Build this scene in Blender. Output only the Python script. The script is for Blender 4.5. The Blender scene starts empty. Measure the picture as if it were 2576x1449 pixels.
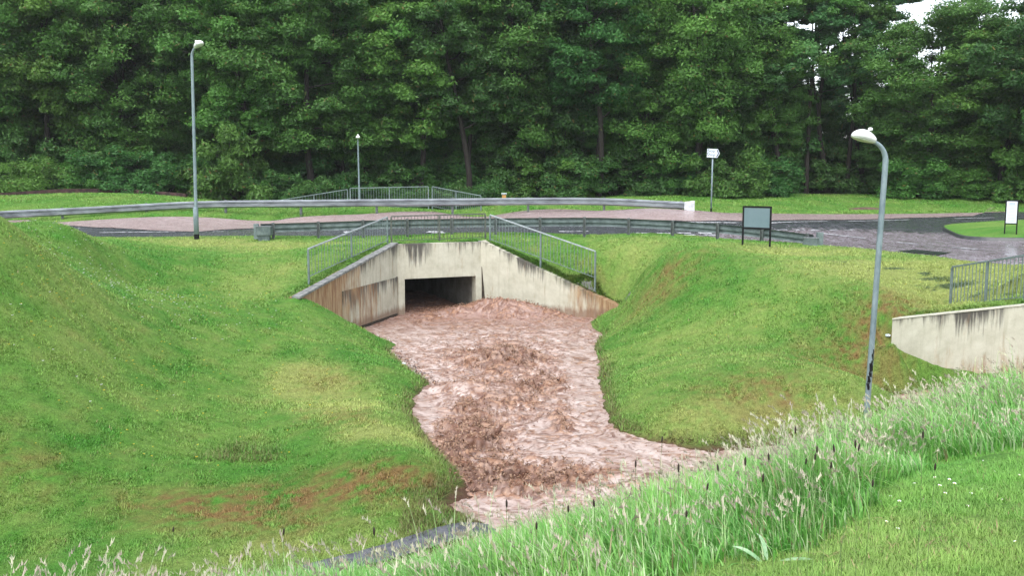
import bpy, bmesh, math, random
import numpy as np
from mathutils import Vector, Matrix
PI = math.pi
SC = bpy.context.scene
COL = SC.collection
random.seed(7)
RNG = np.random.default_rng(7)

# ------------------------------------------------------------------ camera
F = 2400.0; CX = 1288.0; CY = 724.5          # focal length and centre in a 2576-wide frame
PITCH = math.atan((CY - 440.0) / F)
cam = bpy.data.objects.new('camera', bpy.data.cameras.new('camera'))
COL.objects.link(cam)
cam.data.sensor_width = 36.0
cam.data.lens = 36.0 * F / 2576.0
cam.data.clip_start = 0.1
cam.data.clip_end = 2000.0
cam.location = (0, 0, 0)
cam.rotation_euler = (PI / 2 - PITCH, 0, 0)
SC.camera = cam
HAZE = 0.00035
# ------------------------------------------------------------------ sky, sun, exposure
SUN_EL, SUN_AZ = math.radians(58), math.radians(200)
world = bpy.data.worlds.new('World'); SC.world = world; world.use_nodes = True
wn = world.node_tree.nodes; wl = world.node_tree.links
sky = wn.new('ShaderNodeTexSky'); sky.sky_type = 'NISHITA'; sky.sun_disc = False
sky.sun_elevation = SUN_EL; sky.sun_rotation = SUN_AZ
sky.air_density = 1.0; sky.dust_density = 1.5; sky.ozone_density = 1.0
sat = wn.new('ShaderNodeHueSaturation'); sat.inputs['Saturation'].default_value = 0.35
wl.new(sky.outputs[0], sat.inputs['Color'])
wl.new(sat.outputs[0], wn['Background'].inputs[0])
wn['Background'].inputs[1].default_value = 0.15
sun = bpy.data.objects.new('sun', bpy.data.lights.new('sun', 'SUN')); COL.objects.link(sun)
sun.data.energy = 0.8; sun.data.angle = math.radians(45); sun.data.color = (1.0, 0.97, 0.92)
sd = Vector((math.sin(SUN_AZ) * math.cos(SUN_EL), math.cos(SUN_AZ) * math.cos(SUN_EL), math.sin(SUN_EL)))
sun.rotation_euler = sd.to_track_quat('Z', 'Y').to_euler()
SC.view_settings.view_transform = 'Standard'
SC.view_settings.look = 'None'
SC.view_settings.gamma = 1.0
SC.view_settings.exposure = 1.48
SC.view_settings.use_curve_mapping = False
SC.cycles.max_bounces = 6; SC.cycles.diffuse_bounces = 4; SC.cycles.glossy_bounces = 3
SC.cycles.transparent_max_bounces = 6

# ------------------------------------------------------------------ surveying helpers (frame bearing + distance -> place)
cp, sp_ = math.cos(PITCH), math.sin(PITCH)
def ray(px, py):
    dx = (px - CX) / F; dy = (CY - py) / F
    return Vector((dx, cp + dy * sp_, -sp_ + dy * cp))
def W(px, py, Y):
    r = ray(px, py); return r * (Y / r.y)
def Wz(px, py, z):
    r = ray(px, py); return r * (z / r.z)

# ------------------------------------------------------------------ noise
def _hash(ix, iy, s):
    h = (ix.astype(np.int64) * 374761393 + iy.astype(np.int64) * 668265263 + s * 1442695041) & 0x7fffffff
    h = ((h ^ (h >> 13)) * 1274126177) & 0x7fffffff
    return ((h ^ (h >> 16)) & 0xffff) / 65535.0
def pn(x, y, s=0):
    x = np.asarray(x, float); y = np.asarray(y, float)
    ix = np.floor(x); iy = np.floor(y); fx = x - ix; fy = y - iy
    u = fx * fx * fx * (fx * (fx * 6 - 15) + 10); v = fy * fy * fy * (fy * (fy * 6 - 15) + 10)
    def g(a, b):
        t = _hash(ix + a, iy + b, s) * 2 * PI
        return np.cos(t) * (fx - a) + np.sin(t) * (fy - b)
    n = (g(0, 0) * (1 - u) + g(1, 0) * u) * (1 - v) + (g(0, 1) * (1 - u) + g(1, 1) * u) * v
    return n * 1.5
def fbm(x, y, s=0, o=4, gain=0.5):
    r = 0; a = 1.0; k = 1.0; t = 0
    for i in range(o):
        r = r + a * pn(x * k, y * k, s + i); t += a; a *= gain; k *= 2.03
    return r / t
def sstep(a, b, x):
    t = np.clip((x - a) / (b - a), 0, 1); return t * t * (3 - 2 * t)

# ------------------------------------------------------------------ mesh helpers
def np_mesh(name, V, Fc, mat=None, parent=None, cols=None, smooth=False):
    """V (n,3), Fc (m,3|4) int arrays -> object"""
    V = np.asarray(V, np.float32); Fc = np.asarray(Fc, np.int32)
    me = bpy.data.meshes.new(name)
    k = Fc.shape[1]; m = Fc.shape[0]
    me.vertices.add(len(V)); me.vertices.foreach_set('co', V.ravel())
    me.loops.add(m * k); me.loops.foreach_set('vertex_index', Fc.ravel())
    me.polygons.add(m); me.polygons.foreach_set('loop_start', np.arange(0, m * k, k, dtype=np.int32))
    me.polygons.foreach_set('loop_total', np.full(m, k, np.int32))
    if smooth: me.polygons.foreach_set('use_smooth', np.ones(m, bool))
    me.update(calc_edges=True)
    if cols is not None:
        c = np.ones((len(V), 4), np.float32); c[:, :cols.shape[1]] = cols
        at = me.color_attributes.new('col', 'FLOAT_COLOR', 'POINT'); at.data.foreach_set('color', c.ravel())
    if mat: me.materials.append(mat)
    o = bpy.data.objects.new(name, me); COL.objects.link(o)
    if parent: o.parent = parent
    return o
def tag(o, label=None, cat=None, group=None, kind=None):
    if label: o['label'] = label
    if cat: o['category'] = cat
    if group: o['group'] = group
    if kind: o['kind'] = kind
    return o
def empty(name, loc=(0, 0, 0), rz=0.0):
    o = bpy.data.objects.new(name, None); COL.objects.link(o)
    o.location = loc; o.rotation_euler = (0, 0, rz); o.empty_display_size = 0.2
    return o
def copy_tree(o, parent=None):
    c = o.copy(); COL.objects.link(c)
    if parent: c.parent = parent
    for ch in [x for x in o.children]: copy_tree(ch, c)
    return c
class MB:
    def __init__(s): s.V = []; s.F = []
    def add(s, V, Fc):
        n = len(s.V); s.V += [tuple(v) for v in V]; s.F += [tuple(i + n for i in f) for f in Fc]; return s
    def box(s, c, d, M=None):
        x, y, z = d[0] / 2, d[1] / 2, d[2] / 2
        P = [Vector((a * x, b * y, e * z)) for e in (-1, 1) for b in (-1, 1) for a in (-1, 1)]
        if M is not None: P = [M @ p for p in P]
        P = [p + Vector(c) for p in P]
        return s.add(P, [(0, 2, 3, 1), (4, 5, 7, 6), (0, 1, 5, 4), (2, 6, 7, 3), (0, 4, 6, 2), (1, 3, 7, 5)])
    def tube(s, pts, rad, n=8, cap=True):
        pts = [Vector(p) for p in pts]
        if not hasattr(rad, '__len__'): rad = [rad] * len(pts)
        rings = []; base = len(s.V); ref = None
        for i, p in enumerate(pts):
            d = (pts[min(i + 1, len(pts) - 1)] - pts[max(i - 1, 0)]).normalized()
            if ref is None: ref = d.orthogonal().normalized()
            a = (ref - d * ref.dot(d)).normalized(); ref = a; b = d.cross(a)
            for k in range(n):
                t = 2 * PI * k / n; s.V.append(tuple(p + (a * math.cos(t) + b * math.sin(t)) * rad[i]))
        for i in range(len(pts) - 1):
            for k in range(n):
                k2 = (k + 1) % n; o = base + i * n
                s.F.append((o + k, o + k2, o + n + k2, o + n + k))
        if cap:
            s.F.append(tuple(base + k for k in range(n))[::-1]); e = base + (len(pts) - 1) * n
            s.F.append(tuple(e + k for k in range(n)))
        return s
    def sweep(s, path, prof, ups=None):
        """path: list of (point, sidevec); prof closed list of (side,z)"""
        base = len(s.V); n = len(prof)
        for p, sv in path:
            for a, z in prof: s.V.append(tuple(Vector(p) + Vector(sv) * a + Vector((0, 0, z))))
        for i in range(len(path) - 1):
            for k in range(n):
                k2 = (k + 1) % n; o = base + i * n
                s.F.append((o + k, o + k2, o + n + k2, o + n + k))
        s.F.append(tuple(base + k for k in range(n))[::-1]); e = base + (len(path) - 1) * n
        s.F.append(tuple(e + k for k in range(n)))
        return s
    def prism(s, poly, y0, y1):
        """poly in x,z extruded along y"""
        n = len(poly); base = len(s.V)
        for y in (y0, y1):
            for x, z in poly: s.V.append((x, y, z))
        s.F.append(tuple(base + k for k in range(n))); s.F.append(tuple(base + n + k for k in range(n))[::-1])
        for k in range(n):
            k2 = (k + 1) % n; s.F.append((base + k2, base + k, base + n + k, base + n + k2))
        return s
    def build(s, name, mat, parent=None, smooth=False, bevel=0):
        me = bpy.data.meshes.new(name); me.from_pydata(s.V, [], s.F); me.update()
        bm = bmesh.new(); bm.from_mesh(me); bmesh.ops.recalc_face_normals(bm, faces=bm.faces); bm.to_mesh(me); bm.free()
        if mat: me.materials.append(mat)
        if smooth:
            me.polygons.foreach_set('use_smooth', [True] * len(me.polygons))
        o = bpy.data.objects.new(name, me); COL.objects.link(o)
        if parent: o.parent = parent
        if bevel:
            b = o.modifiers.new('bevel', 'BEVEL'); b.width = bevel; b.segments = 2; b.limit_method = 'ANGLE'
        return o

# ------------------------------------------------------------------ materials
def mat(name, base=(0.5, 0.5, 0.5), rough=0.6, metal=0.0, spec=0.5):
    m = bpy.data.materials.new(name); m.use_nodes = True
    b = m.node_tree.nodes['Principled BSDF']
    b.inputs['Base Color'].default_value = (*base, 1); b.inputs['Roughness'].default_value = rough
    b.inputs['Metallic'].default_value = metal; b.inputs['Specular IOR Level'].default_value = spec
    return m, m.node_tree.nodes, m.node_tree.links, b
def N(ns, t, **kw):
    n = ns.new(t)
    for k, v in kw.items():
        if k in n.inputs: n.inputs[k].default_value = v
        else: setattr(n, k, v)
    return n
def coords(ns, ls, scale=(1, 1, 1), kind='Object'):
    tc = ns.new('ShaderNodeTexCoord'); mp = ns.new('ShaderNodeMapping'); mp.inputs['Scale'].default_value = scale
    ls.new(tc.outputs[kind], mp.inputs[0]); return mp.outputs[0]
def noise(ns, ls, vec, scale, detail=4, rough=0.55, dist=0.0):
    n = ns.new('ShaderNodeTexNoise'); n.inputs['Scale'].default_value = scale; n.inputs['Detail'].default_value = detail
    n.inputs['Roughness'].default_value = rough; n.inputs['Distortion'].default_value = dist
    ls.new(vec, n.inputs['Vector']); return n.outputs['Fac']
def ramp(ns, ls, fac, stops):
    r = ns.new('ShaderNodeValToRGB'); e = r.color_ramp.elements
    while len(e) < len(stops): e.new(0.5)
    for i, (p, c) in enumerate(stops):
        e[i].position = p; e[i].color = (*c, 1) if hasattr(c, '__len__') else (c, c, c, 1)
    ls.new(fac, r.inputs[0]); return r.outputs[0]
def mix(ns, ls, fac, a, b, mode='MIX'):
    m = ns.new('ShaderNodeMix'); m.data_type = 'RGBA'; m.blend_type = mode
    for sock, v in ((m.inputs[0], fac), (m.inputs[6], a), (m.inputs[7], b)):
        if isinstance(v, (int, float)): sock.default_value = v
        elif isinstance(v, tuple): sock.default_value = (*v, 1)
        else: ls.new(v, sock)
    return m.outputs[2]
def bump(ns, ls, b, h, strength=0.3, dist=0.02):
    n = ns.new('ShaderNodeBump'); n.inputs['Strength'].default_value = strength; n.inputs['Distance'].default_value = dist
    ls.new(h, n.inputs['Height']); ls.new(n.outputs[0], b.inputs['Normal'])

def leaf_material(name, trans=0.3, rough=0.5, tint=(1, 1, 1), spec=0.35, objrand=0.0):
    m, ns, ls, b = mat(name, rough=rough, spec=spec)
    at = N(ns, 'ShaderNodeVertexColor', layer_name='col')
    c = mix(ns, ls, 1.0, at.outputs[0], tint, 'MULTIPLY')
    if objrand:
        oi = ns.new('ShaderNodeObjectInfo')
        hv = ns.new('ShaderNodeHueSaturation')
        mr = N(ns, 'ShaderNodeMapRange'); mr.inputs[3].default_value = 1 - objrand; mr.inputs[4].default_value = 1 + objrand
        ls.new(oi.outputs['Random'], mr.inputs[0]); ls.new(mr.outputs[0], hv.inputs['Value'])
        mr2 = N(ns, 'ShaderNodeMapRange'); mr2.inputs[3].default_value = 0.485; mr2.inputs[4].default_value = 0.512
        mu = N(ns, 'ShaderNodeMath', operation='FRACT'); m7 = N(ns, 'ShaderNodeMath', operation='MULTIPLY'); m7.inputs[1].default_value = 7.31
        ls.new(oi.outputs['Random'], m7.inputs[0]); ls.new(m7.outputs[0], mu.inputs[0]); ls.new(mu.outputs[0], mr2.inputs[0])
        ls.new(mr2.outputs[0], hv.inputs['Hue']); ls.new(c, hv.inputs['Color']); c = hv.outputs[0]
    ls.new(c, b.inputs['Base Color'])
    t = ns.new('ShaderNodeBsdfTranslucent'); ls.new(c, t.inputs[0])
    ms = ns.new('ShaderNodeMixShader'); ms.inputs[0].default_value = trans
    ls.new(b.outputs[0], ms.inputs[1]); ls.new(t.outputs[0], ms.inputs[2])
    ls.new(ms.outputs[0], ns['Material Output'].inputs[0])
    return m
M_TREELEAF = leaf_material('tree_leaves', 0.38, 0.5, objrand=0.16)
M_GRASSBLADE = leaf_material('grass_blades', 0.25, 0.5)
M_TALL = leaf_material('tall_grass_blades', 0.3, 0.42, spec=0.5)

def m_ground():
    m, ns, ls, b = mat('turf', rough=0.9, spec=0.15)
    at = N(ns, 'ShaderNodeVertexColor', layer_name='col')
    v = coords(ns, ls)
    n1 = noise(ns, ls, v, 9.0, 6, 0.7); n2 = noise(ns, ls, v, 45.0, 4, 0.7)
    f = ramp(ns, ls, n1, [(0.3, 0.72), (0.7, 1.25)])
    f2 = ramp(ns, ls, n2, [(0.3, 0.6), (0.7, 1.35)])
    c = mix(ns, ls, 1.0, at.outputs[0], f, 'MULTIPLY'); c = mix(ns, ls, 1.0, c, f2, 'MULTIPLY')
    ls.new(c, b.inputs['Base Color']); bump(ns, ls, b, n2, 0.8, 0.05)
    return m
M_GROUND = m_ground()

def m_concrete():
    m, ns, ls, b = mat('stained_concrete', rough=0.75, spec=0.3)
    uv = ns.new('ShaderNodeUVMap'); uv.uv_map = 'UVMap'
    sx = ns.new('ShaderNodeSeparateXYZ'); ls.new(uv.outputs[0], sx.inputs[0])   # u metres along, v metres below the top
    def mp(s):
        q = ns.new('ShaderNodeMapping'); q.inputs['Scale'].default_value = s; ls.new(uv.outputs[0], q.inputs[0]); return q.outputs[0]
    base = ramp(ns, ls, noise(ns, ls, mp((1, 1, 1)), 2.2, 6, 0.65), [(0.3, (0.42, 0.40, 0.31)), (0.55, (0.53, 0.51, 0.41)), (0.75, (0.60, 0.585, 0.49))])
    fine = ramp(ns, ls, noise(ns, ls, mp((1, 1, 1)), 60, 3, 0.6), [(0.3, 0.88), (0.7, 1.06)])
    base = mix(ns, ls, 1.0, base, fine, 'MULTIPLY')
    # faint grey green weathering runs all the way down
    run = noise(ns, ls, mp((5.5, 0.35, 1)), 1.4, 5, 0.6)
    base = mix(ns, ls, ramp(ns, ls, run, [(0.52, 0.0), (0.72, 0.55)]), base, (0.30, 0.28, 0.20))
    # black lichen runs from the top edge
    k = noise(ns, ls, mp((8.0, 0.45, 1)), 1.0, 6, 0.7)
    big = noise(ns, ls, mp((0.9, 0.3, 1)), 1.0, 3, 0.5)
    add = N(ns, 'ShaderNodeMath', operation='ADD'); ls.new(k, add.inputs[0])
    mbig = N(ns, 'ShaderNodeMath', operation='MULTIPLY_ADD'); ls.new(big, mbig.inputs[0]); mbig.inputs[1].default_value = 1.1; mbig.inputs[2].default_value = -0.55
    ls.new(mbig.outputs[0], add.inputs[1])
    dep = N(ns, 'ShaderNodeMath', operation='MULTIPLY_ADD'); ls.new(sx.outputs[1], dep.inputs[0]); dep.inputs[1].default_value = -0.42; 
    ls.new(add.outputs[0], dep.inputs[2])
    blk = ramp(ns, ls, dep.outputs[0], [(0.39, 0.0), (0.57, 0.92)])
    base = mix(ns, ls, blk, base, (0.055, 0.05, 0.045))
    # rusty soil stains, stored as a mask on the wall (alpha of col)
    at = N(ns, 'ShaderNodeVertexColor', layer_name='col')
    rs = noise(ns, ls, mp((3.2, 0.6, 1)), 1.6, 6, 0.65)
    mm = N(ns, 'ShaderNodeMath', operation='MULTIPLY_ADD'); ls.new(at.outputs[0], mm.inputs[0]); mm.inputs[1].default_value = 0.62
    ls.new(rs, mm.inputs[2])
    rf = ramp(ns, ls, mm.outputs[0], [(0.58, 0.0), (0.84, 0.92)])
    rc = ramp(ns, ls, noise(ns, ls, mp((7, 0.9, 1)), 1.5, 5, 0.6), [(0.35, (0.20, 0.085, 0.035)), (0.62, (0.40, 0.27, 0.15))])
    base = mix(ns, ls, rf, base, rc)
    # silt band splashed just above the flood line, and algae blotches
    tc = ns.new('ShaderNodeTexCoord'); sz = ns.new('ShaderNodeSeparateXYZ'); ls.new(tc.outputs['Object'], sz.inputs[0])
    w1 = N(ns, 'ShaderNodeMath', operation='MULTIPLY_ADD'); ls.new(sz.outputs[2], w1.inputs[0]); w1.inputs[1].default_value = -1.6; w1.inputs[2].default_value = -1.6 * 4.25 - .1
    w2 = N(ns, 'ShaderNodeMath', operation='ADD'); ls.new(w1.outputs[0], w2.inputs[0]); ls.new(noise(ns, ls, mp((3, 1, 1)), 2.0, 5, 0.65), w2.inputs[1])
    base = mix(ns, ls, ramp(ns, ls, w2.outputs[0], [(0.45, 0.0), (0.75, 0.75)]), base, (0.20, 0.12, 0.08))
    base = mix(ns, ls, ramp(ns, ls, noise(ns, ls, mp((1.2, 1, 1)), 1.7, 6, 0.7), [(0.56, 0.0), (0.74, 0.35)]), base, (0.22, 0.22, 0.13))
    ls.new(base, b.inputs['Base Color']); bump(ns, ls, b, noise(ns, ls, mp((1, 1, 1)), 25, 5, 0.7), 0.25, 0.01)
    return m
M_CONC = m_concrete()
def simple(name, c0, c1, scale, rough=0.6, metal=0.0, spec=0.5, sc3=(1, 1, 1), b_s=0.0, lo=0.35, hi=0.65):
    m, ns, ls, b = mat(name, rough=rough, metal=metal, spec=spec)
    v = coords(ns, ls, sc3); n = noise(ns, ls, v, scale, 6, 0.65)
    ls.new(ramp(ns, ls, n, [(lo, c0), (hi, c1)]), b.inputs['Base Color'])
    if b_s: bump(ns, ls, b, n, b_s, 0.01)
    return m
M_GALV = simple('galvanised_steel', (0.16, 0.17, 0.185), (0.34, 0.37, 0.39), 4, 0.34, 0.6, sc3=(.3, 1, 1))
M_GALVOLD = simple('weathered_green_steel', (0.06, 0.085, 0.082), (0.15, 0.19, 0.185), 5, 0.5, 0.25)
M_POSTOLD = simple('weathered_post', (0.06, 0.07, 0.066), (0.14, 0.16, 0.155), 8, 0.7, 0.1)
M_RAIL = simple('grey_rail_paint', (0.10, 0.135, 0.13), (0.20, 0.25, 0.25), 7, 0.5, 0.1)
M_HAND = simple('pale_handrail', (0.28, 0.32, 0.33), (0.42, 0.46, 0.48), 6, 0.35, 0.1)
M_DARKRAIL = simple('dark_rail', (0.06, 0.065, 0.05), (0.13, 0.14, 0.12), 9, 0.6, 0.1)
M_LAMPPOLE = simple('lamp_pole_paint', (0.13, 0.18, 0.20), (0.24, 0.30, 0.32), 9, 0.4, 0.1, sc3=(1, 1, 0.4))
M_WHITEHEAD = simple('white_lamp_shell', (0.80, 0.80, 0.78), (0.86, 0.86, 0.85), 3, 0.3)
M_LENS = simple('lamp_lens', (0.42, 0.48, 0.36), (0.55, 0.60, 0.48), 5, 0.25)
M_BLACK = simple('black_paint', (0.004, 0.004, 0.005), (0.010, 0.010, 0.011), 6, 0.75, spec=.2)
M_SIGNBACK = simple('grey_sign_back', (0.115, 0.175, 0.195), (0.14, 0.20, 0.225), 1.3, 0.45)
M_WHITE = simple('white_sign_face', (0.60, 0.66, 0.72), (0.70, 0.76, 0.80), 4, 0.4)
M_TEXT = simple('sign_lettering', (0.02, 0.03, 0.07), (0.03, 0.045, 0.09), 4, 0.5)
M_FAINT = simple('faded_print', (0.36, 0.42, 0.48), (0.45, 0.50, 0.56), 4, 0.5)
M_BARK = simple('dark_bark', (0.008, 0.006, 0.005), (0.030, 0.022, 0.017), 5, 0.85, sc3=(4, 4, 0.7), b_s=0.6)
M_EARTH = simple('bare_earth', (0.06, 0.035, 0.025), (0.16, 0.10, 0.075), 5, 0.9, b_s=0.5)
M_PAINT = simple('worn_road_paint', (0.10, 0.10, 0.11), (0.62, 0.63, 0.65), 6, 0.4, lo=0.40, hi=0.55)
M_WOOD = simple('orange_timber', (0.36, 0.17, 0.04), (0.55, 0.28, 0.07), 6, 0.7)
M_KERB = simple('dark_wet_kerb', (0.03, 0.035, 0.035), (0.07, 0.075, 0.075), 5, 0.4)
M_PATH = simple('path_asphalt', (0.045, 0.05, 0.058), (0.13, 0.13, 0.145), 9, 0.55, b_s=0.5)

def m_road():
    m, ns, ls, b = mat('wet_asphalt', rough=0.3, spec=0.6)
    v = coords(ns, ls)
    at = N(ns, 'ShaderNodeVertexColor', layer_name='col')      # red: how much silt, debris and painted pale sky sheen lies here
    n1 = noise(ns, ls, coords(ns, ls, (1, 0.45, 1)), 2.6, 8, 0.78, 1.0); n2 = noise(ns, ls, v, 60, 3, 0.6)
    silt_sheen = N(ns, 'ShaderNodeMath', operation='MULTIPLY_ADD'); ls.new(at.outputs[0], silt_sheen.inputs[0]); silt_sheen.inputs[1].default_value = 0.45; ls.new(n1, silt_sheen.inputs[2])
    c = ramp(ns, ls, n2, [(0.3, (0.045, 0.05, 0.056)), (0.7, (0.085, 0.09, 0.10))])
    sc = ramp(ns, ls, noise(ns, ls, v, 9, 6, 0.8), [(0.38, (0.07, 0.045, 0.04)), (0.48, (0.20, 0.165, 0.175)), (0.60, (0.36, 0.34, 0.38))])
    f = ramp(ns, ls, silt_sheen.outputs[0], [(0.66, 0.0), (0.8, 1.0)])
    ls.new(mix(ns, ls, f, c, sc), b.inputs['Base Color'])
    ls.new(ramp(ns, ls, n1, [(0.35, 0.10), (0.65, 0.38)]), b.inputs['Roughness'])
    bump(ns, ls, b, n2, 0.15, 0.004)
    return m
M_ROAD = m_road()
def m_roadwater():
    m, ns, ls, b = mat('silty_runoff', rough=0.25, spec=0.5)
    v = coords(ns, ls, (0.35, 1.6, 1)); n = noise(ns, ls, v, 5, 7, 0.75, 1.5); n2 = noise(ns, ls, coords(ns, ls, (0.5, 1.5, 1)), 24, 4, 0.7)
    c = ramp(ns, ls, n, [(0.32, (0.24, 0.165, 0.15)), (0.5, (0.36, 0.275, 0.265)), (0.68, (0.48, 0.41, 0.40))])
    c = mix(ns, ls, 1.0, c, ramp(ns, ls, n2, [(0.35, 0.72), (0.65, 1.2)]), 'MULTIPLY')
    ls.new(c, b.inputs['Base Color']); bump(ns, ls, b, n2, 0.6, 0.02)
    return m
M_RUNOFF = m_roadwater()
def m_flood():
    m, ns, ls, b = mat('muddy_flood', rough=0.42, spec=0.4)
    at = N(ns, 'ShaderNodeVertexColor', layer_name='col')
    v = coords(ns, ls)
    n = noise(ns, ls, v, 30, 5, 0.75, 0.6)
    c = mix(ns, ls, 1.0, at.outputs[0], ramp(ns, ls, n, [(0.3, 0.75), (0.7, 1.18)]), 'MULTIPLY')
    f1 = noise(ns, ls, coords(ns, ls, (0.75, 1.1, 1)), 15, 5, 0.75, 1.6)
    c = mix(ns, ls, ramp(ns, ls, f1, [(0.62, 0.0), (0.70, 0.65)]), c, (0.16, 0.08, 0.055))
    f2 = noise(ns, ls, coords(ns, ls, (0.5, 1.5, 1)), 21, 4, 0.65, 0.6)
    c = mix(ns, ls, ramp(ns, ls, f2, [(0.61, 0.0), (0.72, 0.4)]), c, (0.62, 0.54, 0.51))
    ls.new(c, b.inputs['Base Color'])
    bump(ns, ls, b, f1, 0.35, 0.02)
    return m
M_FLOOD = m_flood()

# ================================================================== TERRAIN
WL = -4.66                                           # flood level
PL = W(998, 615, 31.5); PR = W(1210, 605, 32.7)      # top corners of the underpass headwall
LE = W(755, 750, 25.2); RE = W(1555, 770, 30.5)      # outer ends of the wing walls
W2A = W(2245, 805, 21.5); W2B = W(2576, 770, 19.5); W2C = W2B + (W2B - W2A) * 0.9
AX = Vector((PR.y - PL.y, -(PR.x - PL.x), 0)).normalized()   # channel axis, towards the camera

bank = []
def P(*pts):
    for p in pts: bank.append(tuple(p))
# near road edge and verge
P((-30, 34, -2.2), (-20, 34.5, -2.25), Wz(300, 600, -2.3), Wz(500, 600, -2.3), Wz(650, 600, -2.3), Wz(1000, 600, -2.3), Wz(1500, 598, -2.3),
  Wz(1800, 600, -2.3), Wz(2080, 620, -2.3), Wz(2163, 625, -2.32), Wz(2423, 657, -2.35), Wz(2576, 667, -2.37), (20, 19, -2.3), (30, 15, -2.2))
# far road edge
P((-30, 39, -1.95), Wz(100, 562, -1.95), Wz(700, 553, -1.9), Wz(1200, 547, -1.85), Wz(1600, 542, -1.82), Wz(2000, 538, -1.8), Wz(2576, 532, -1.8), (32, 46, -1.8),
  Wz(2375, 572, -2.1), Wz(2576, 605, -2.2), Wz(2576, 560, -2.05), Wz(2200, 580, -2.1), Wz(2450, 630, -2.25), (24, 33, -2.1))
# far verge, mound, hollow behind, ground under the wood
P(W(507, 532, 41), W(713, 543, 41), W(910, 540, 41), W(1106, 536, 41), W(1292, 537, 41), W(1470, 531, 41), W(1636, 524, 40.7), W(1740, 530, 40),
  (-24, 40, -1.9), W(0, 505, 44), W(200, 488, 47), W(470, 502, 48), W(200, 492, 53), W(-400, 520, 46),
  W(1300, 515, 46), W(1500, 505, 50), W(1700, 498, 54), W(2000, 492, 57), W(2400, 494, 57), W(2576, 502, 54), W(1200, 524, 45.2), W(700, 532, 45), W(950, 531, 45),
  (-9, 48, -2.9), (-5, 48, -3.2), (-2.5, 48, -2.8), (-6, 53, -2.6), (-14, 56, -1.5), (-30, 56, -1.2), (-45, 45, -1.2), (30, 60, -1.2), (45, 50, -1.2), (0, 58, -1.6))
# ground round the underpass, behind headwall and wings
P((PL.x, PL.y + .35, PL.z - .03), (PR.x, PR.y + .35, PR.z - .03), W(980, 612, 32.8), W(1222, 604, 33.6), W(1100, 606, 33.2))
for i in range(1, 7):
    t = i / 6
    a = PL.lerp(LE, t); P((a.x - .3, a.y + .08, a.z - .03))
    a = PR.lerp(RE, t); P((a.x + .12, a.y + .3, a.z + .0))
P(W(1362, 650, 32.4), W(1497, 705, 31.2), W(777, 705, 27), W(880, 655, 29), W(600, 640, 31.5), W(400, 620, 32.5), W(500, 750, 24.5), W(640, 745, 26), W(300, 700, 24.5),
  W(1560, 640, 32), W(1600, 700, 30.2))
# left mound
P(W(0, 548, 19), W(200, 590, 24.5), W(310, 606, 30), (-14, 22, -1.6), (-15, 28, -2.2), (-17, 18, -.8), (-16, 14, -.9), W(100, 640, 20.5),
  W(0, 800, 16.5), W(0, 1100, 14.0), W(300, 900, 18), W(300, 1200, 13.9), W(600, 900, 20.5), W(600, 1130, 15.7), W(900, 1000, 19), W(800, 1200, 14.3), (-14, 11.6, -2.6), (-25, 18, -.8), (-25, 12, -2))
# shorelines
SL = [(900, 825), (985, 880), (1040, 940), (1085, 970), (1045, 1000), (1040, 1040), (1085, 1110), (1130, 1165), (1185, 1215), (1150, 1280)]
SR = [(1490, 820), (1498, 870), (1500, 950), (1520, 1040), (1545, 1090), (1620, 1110), (1720, 1135)]
def Ws(x, y):
    p = Wz(x, y, WL)
    for _ in range(4): p = Wz(x, y, WL + (p.y - 31.5) * .006)
    return p
P(*[Ws(x, y) for x, y in SL[1:]]); P(*[Ws(x, y) for x, y in SR])
P(Wz(1000, 1330, -4.72), Wz(900, 1365, -4.75), Wz(800, 1390, -4.78), Wz(400, 1400, -4.8), Wz(0, 1350, -4.75), (-12, 11, -4.4), (-9, 10.6, -4.85), (-6, 10.2, -4.86), (-3, 11.0, -4.84), (-1.3, 12.1, -4.70), (-1.05, 12.8, -4.66), (-.55, 12.3, -4.70), (-.1, 13.1, -4.95))
for S_, sg_ in ((SL[1:9], 1), (SR, -1)):
    q_ = [Ws(a, b) for a, b in S_]
    for a, b in zip(q_[:-1], q_[1:]):
        m_ = (a + b) / 2; d_ = (b - a).normalized(); nn_ = Vector((d_.y, -d_.x, 0)) * sg_; m_ = m_ + nn_ * .75; P((m_.x, m_.y, m_.z + .36)); m_ = m_ - nn_ * 1.3; P((m_.x, m_.y, m_.z - .30))
# channel bed
P((-1.2, 27, -5.3), (-.5, 24, -5.3), (0, 20, -5.3), (.4, 17, -5.2), (.8, 15, -5.05), (2.5, 14.6, -4.95), (5, 15.4, -4.95), (8, 16.8, -4.95), (11, 17, -4.95), (14, 15, -4.95), (.2, 13.6, -4.98))
# right promontory
P(W(1700, 650, 28), W(1950, 690, 25), W(2250, 740, 23.2), W(2330, 780, 22.4), W(2150, 950, 18.6), W(2000, 1080, 16.9), W(1850, 1108, 16.4), W(2250, 860, 20.7),
  W(2300, 690, 25), W(2576, 700, 23.5), W(2450, 720, 23.6), W(2390, 776, 22.4), W(2576, 762, 20.3), W(1900, 640, 28.5), W(2100, 650, 27.5), W(1760, 860, 22.8), W(2000, 900, 20.6))
for t, d in ((0.0, -4.05), (.12, -4.3), (.27, -4.55), (.45, -4.85), (.7, -5.0), (1.0, -5.0), (1.5, -5.0), (1.9, -5.0)):
    a = W2A.lerp(W2B, t); P((a.x - .20, a.y - .22, d)); P((a.x - .75, a.y - .8, d - (.12 if t > .2 else .05)))
for t in (.02, .3, .65, 1, 1.5, 1.9):
    a = W2A.lerp(W2B, t); P((a.x + .25, a.y + .45, a.z + .02))
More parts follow.
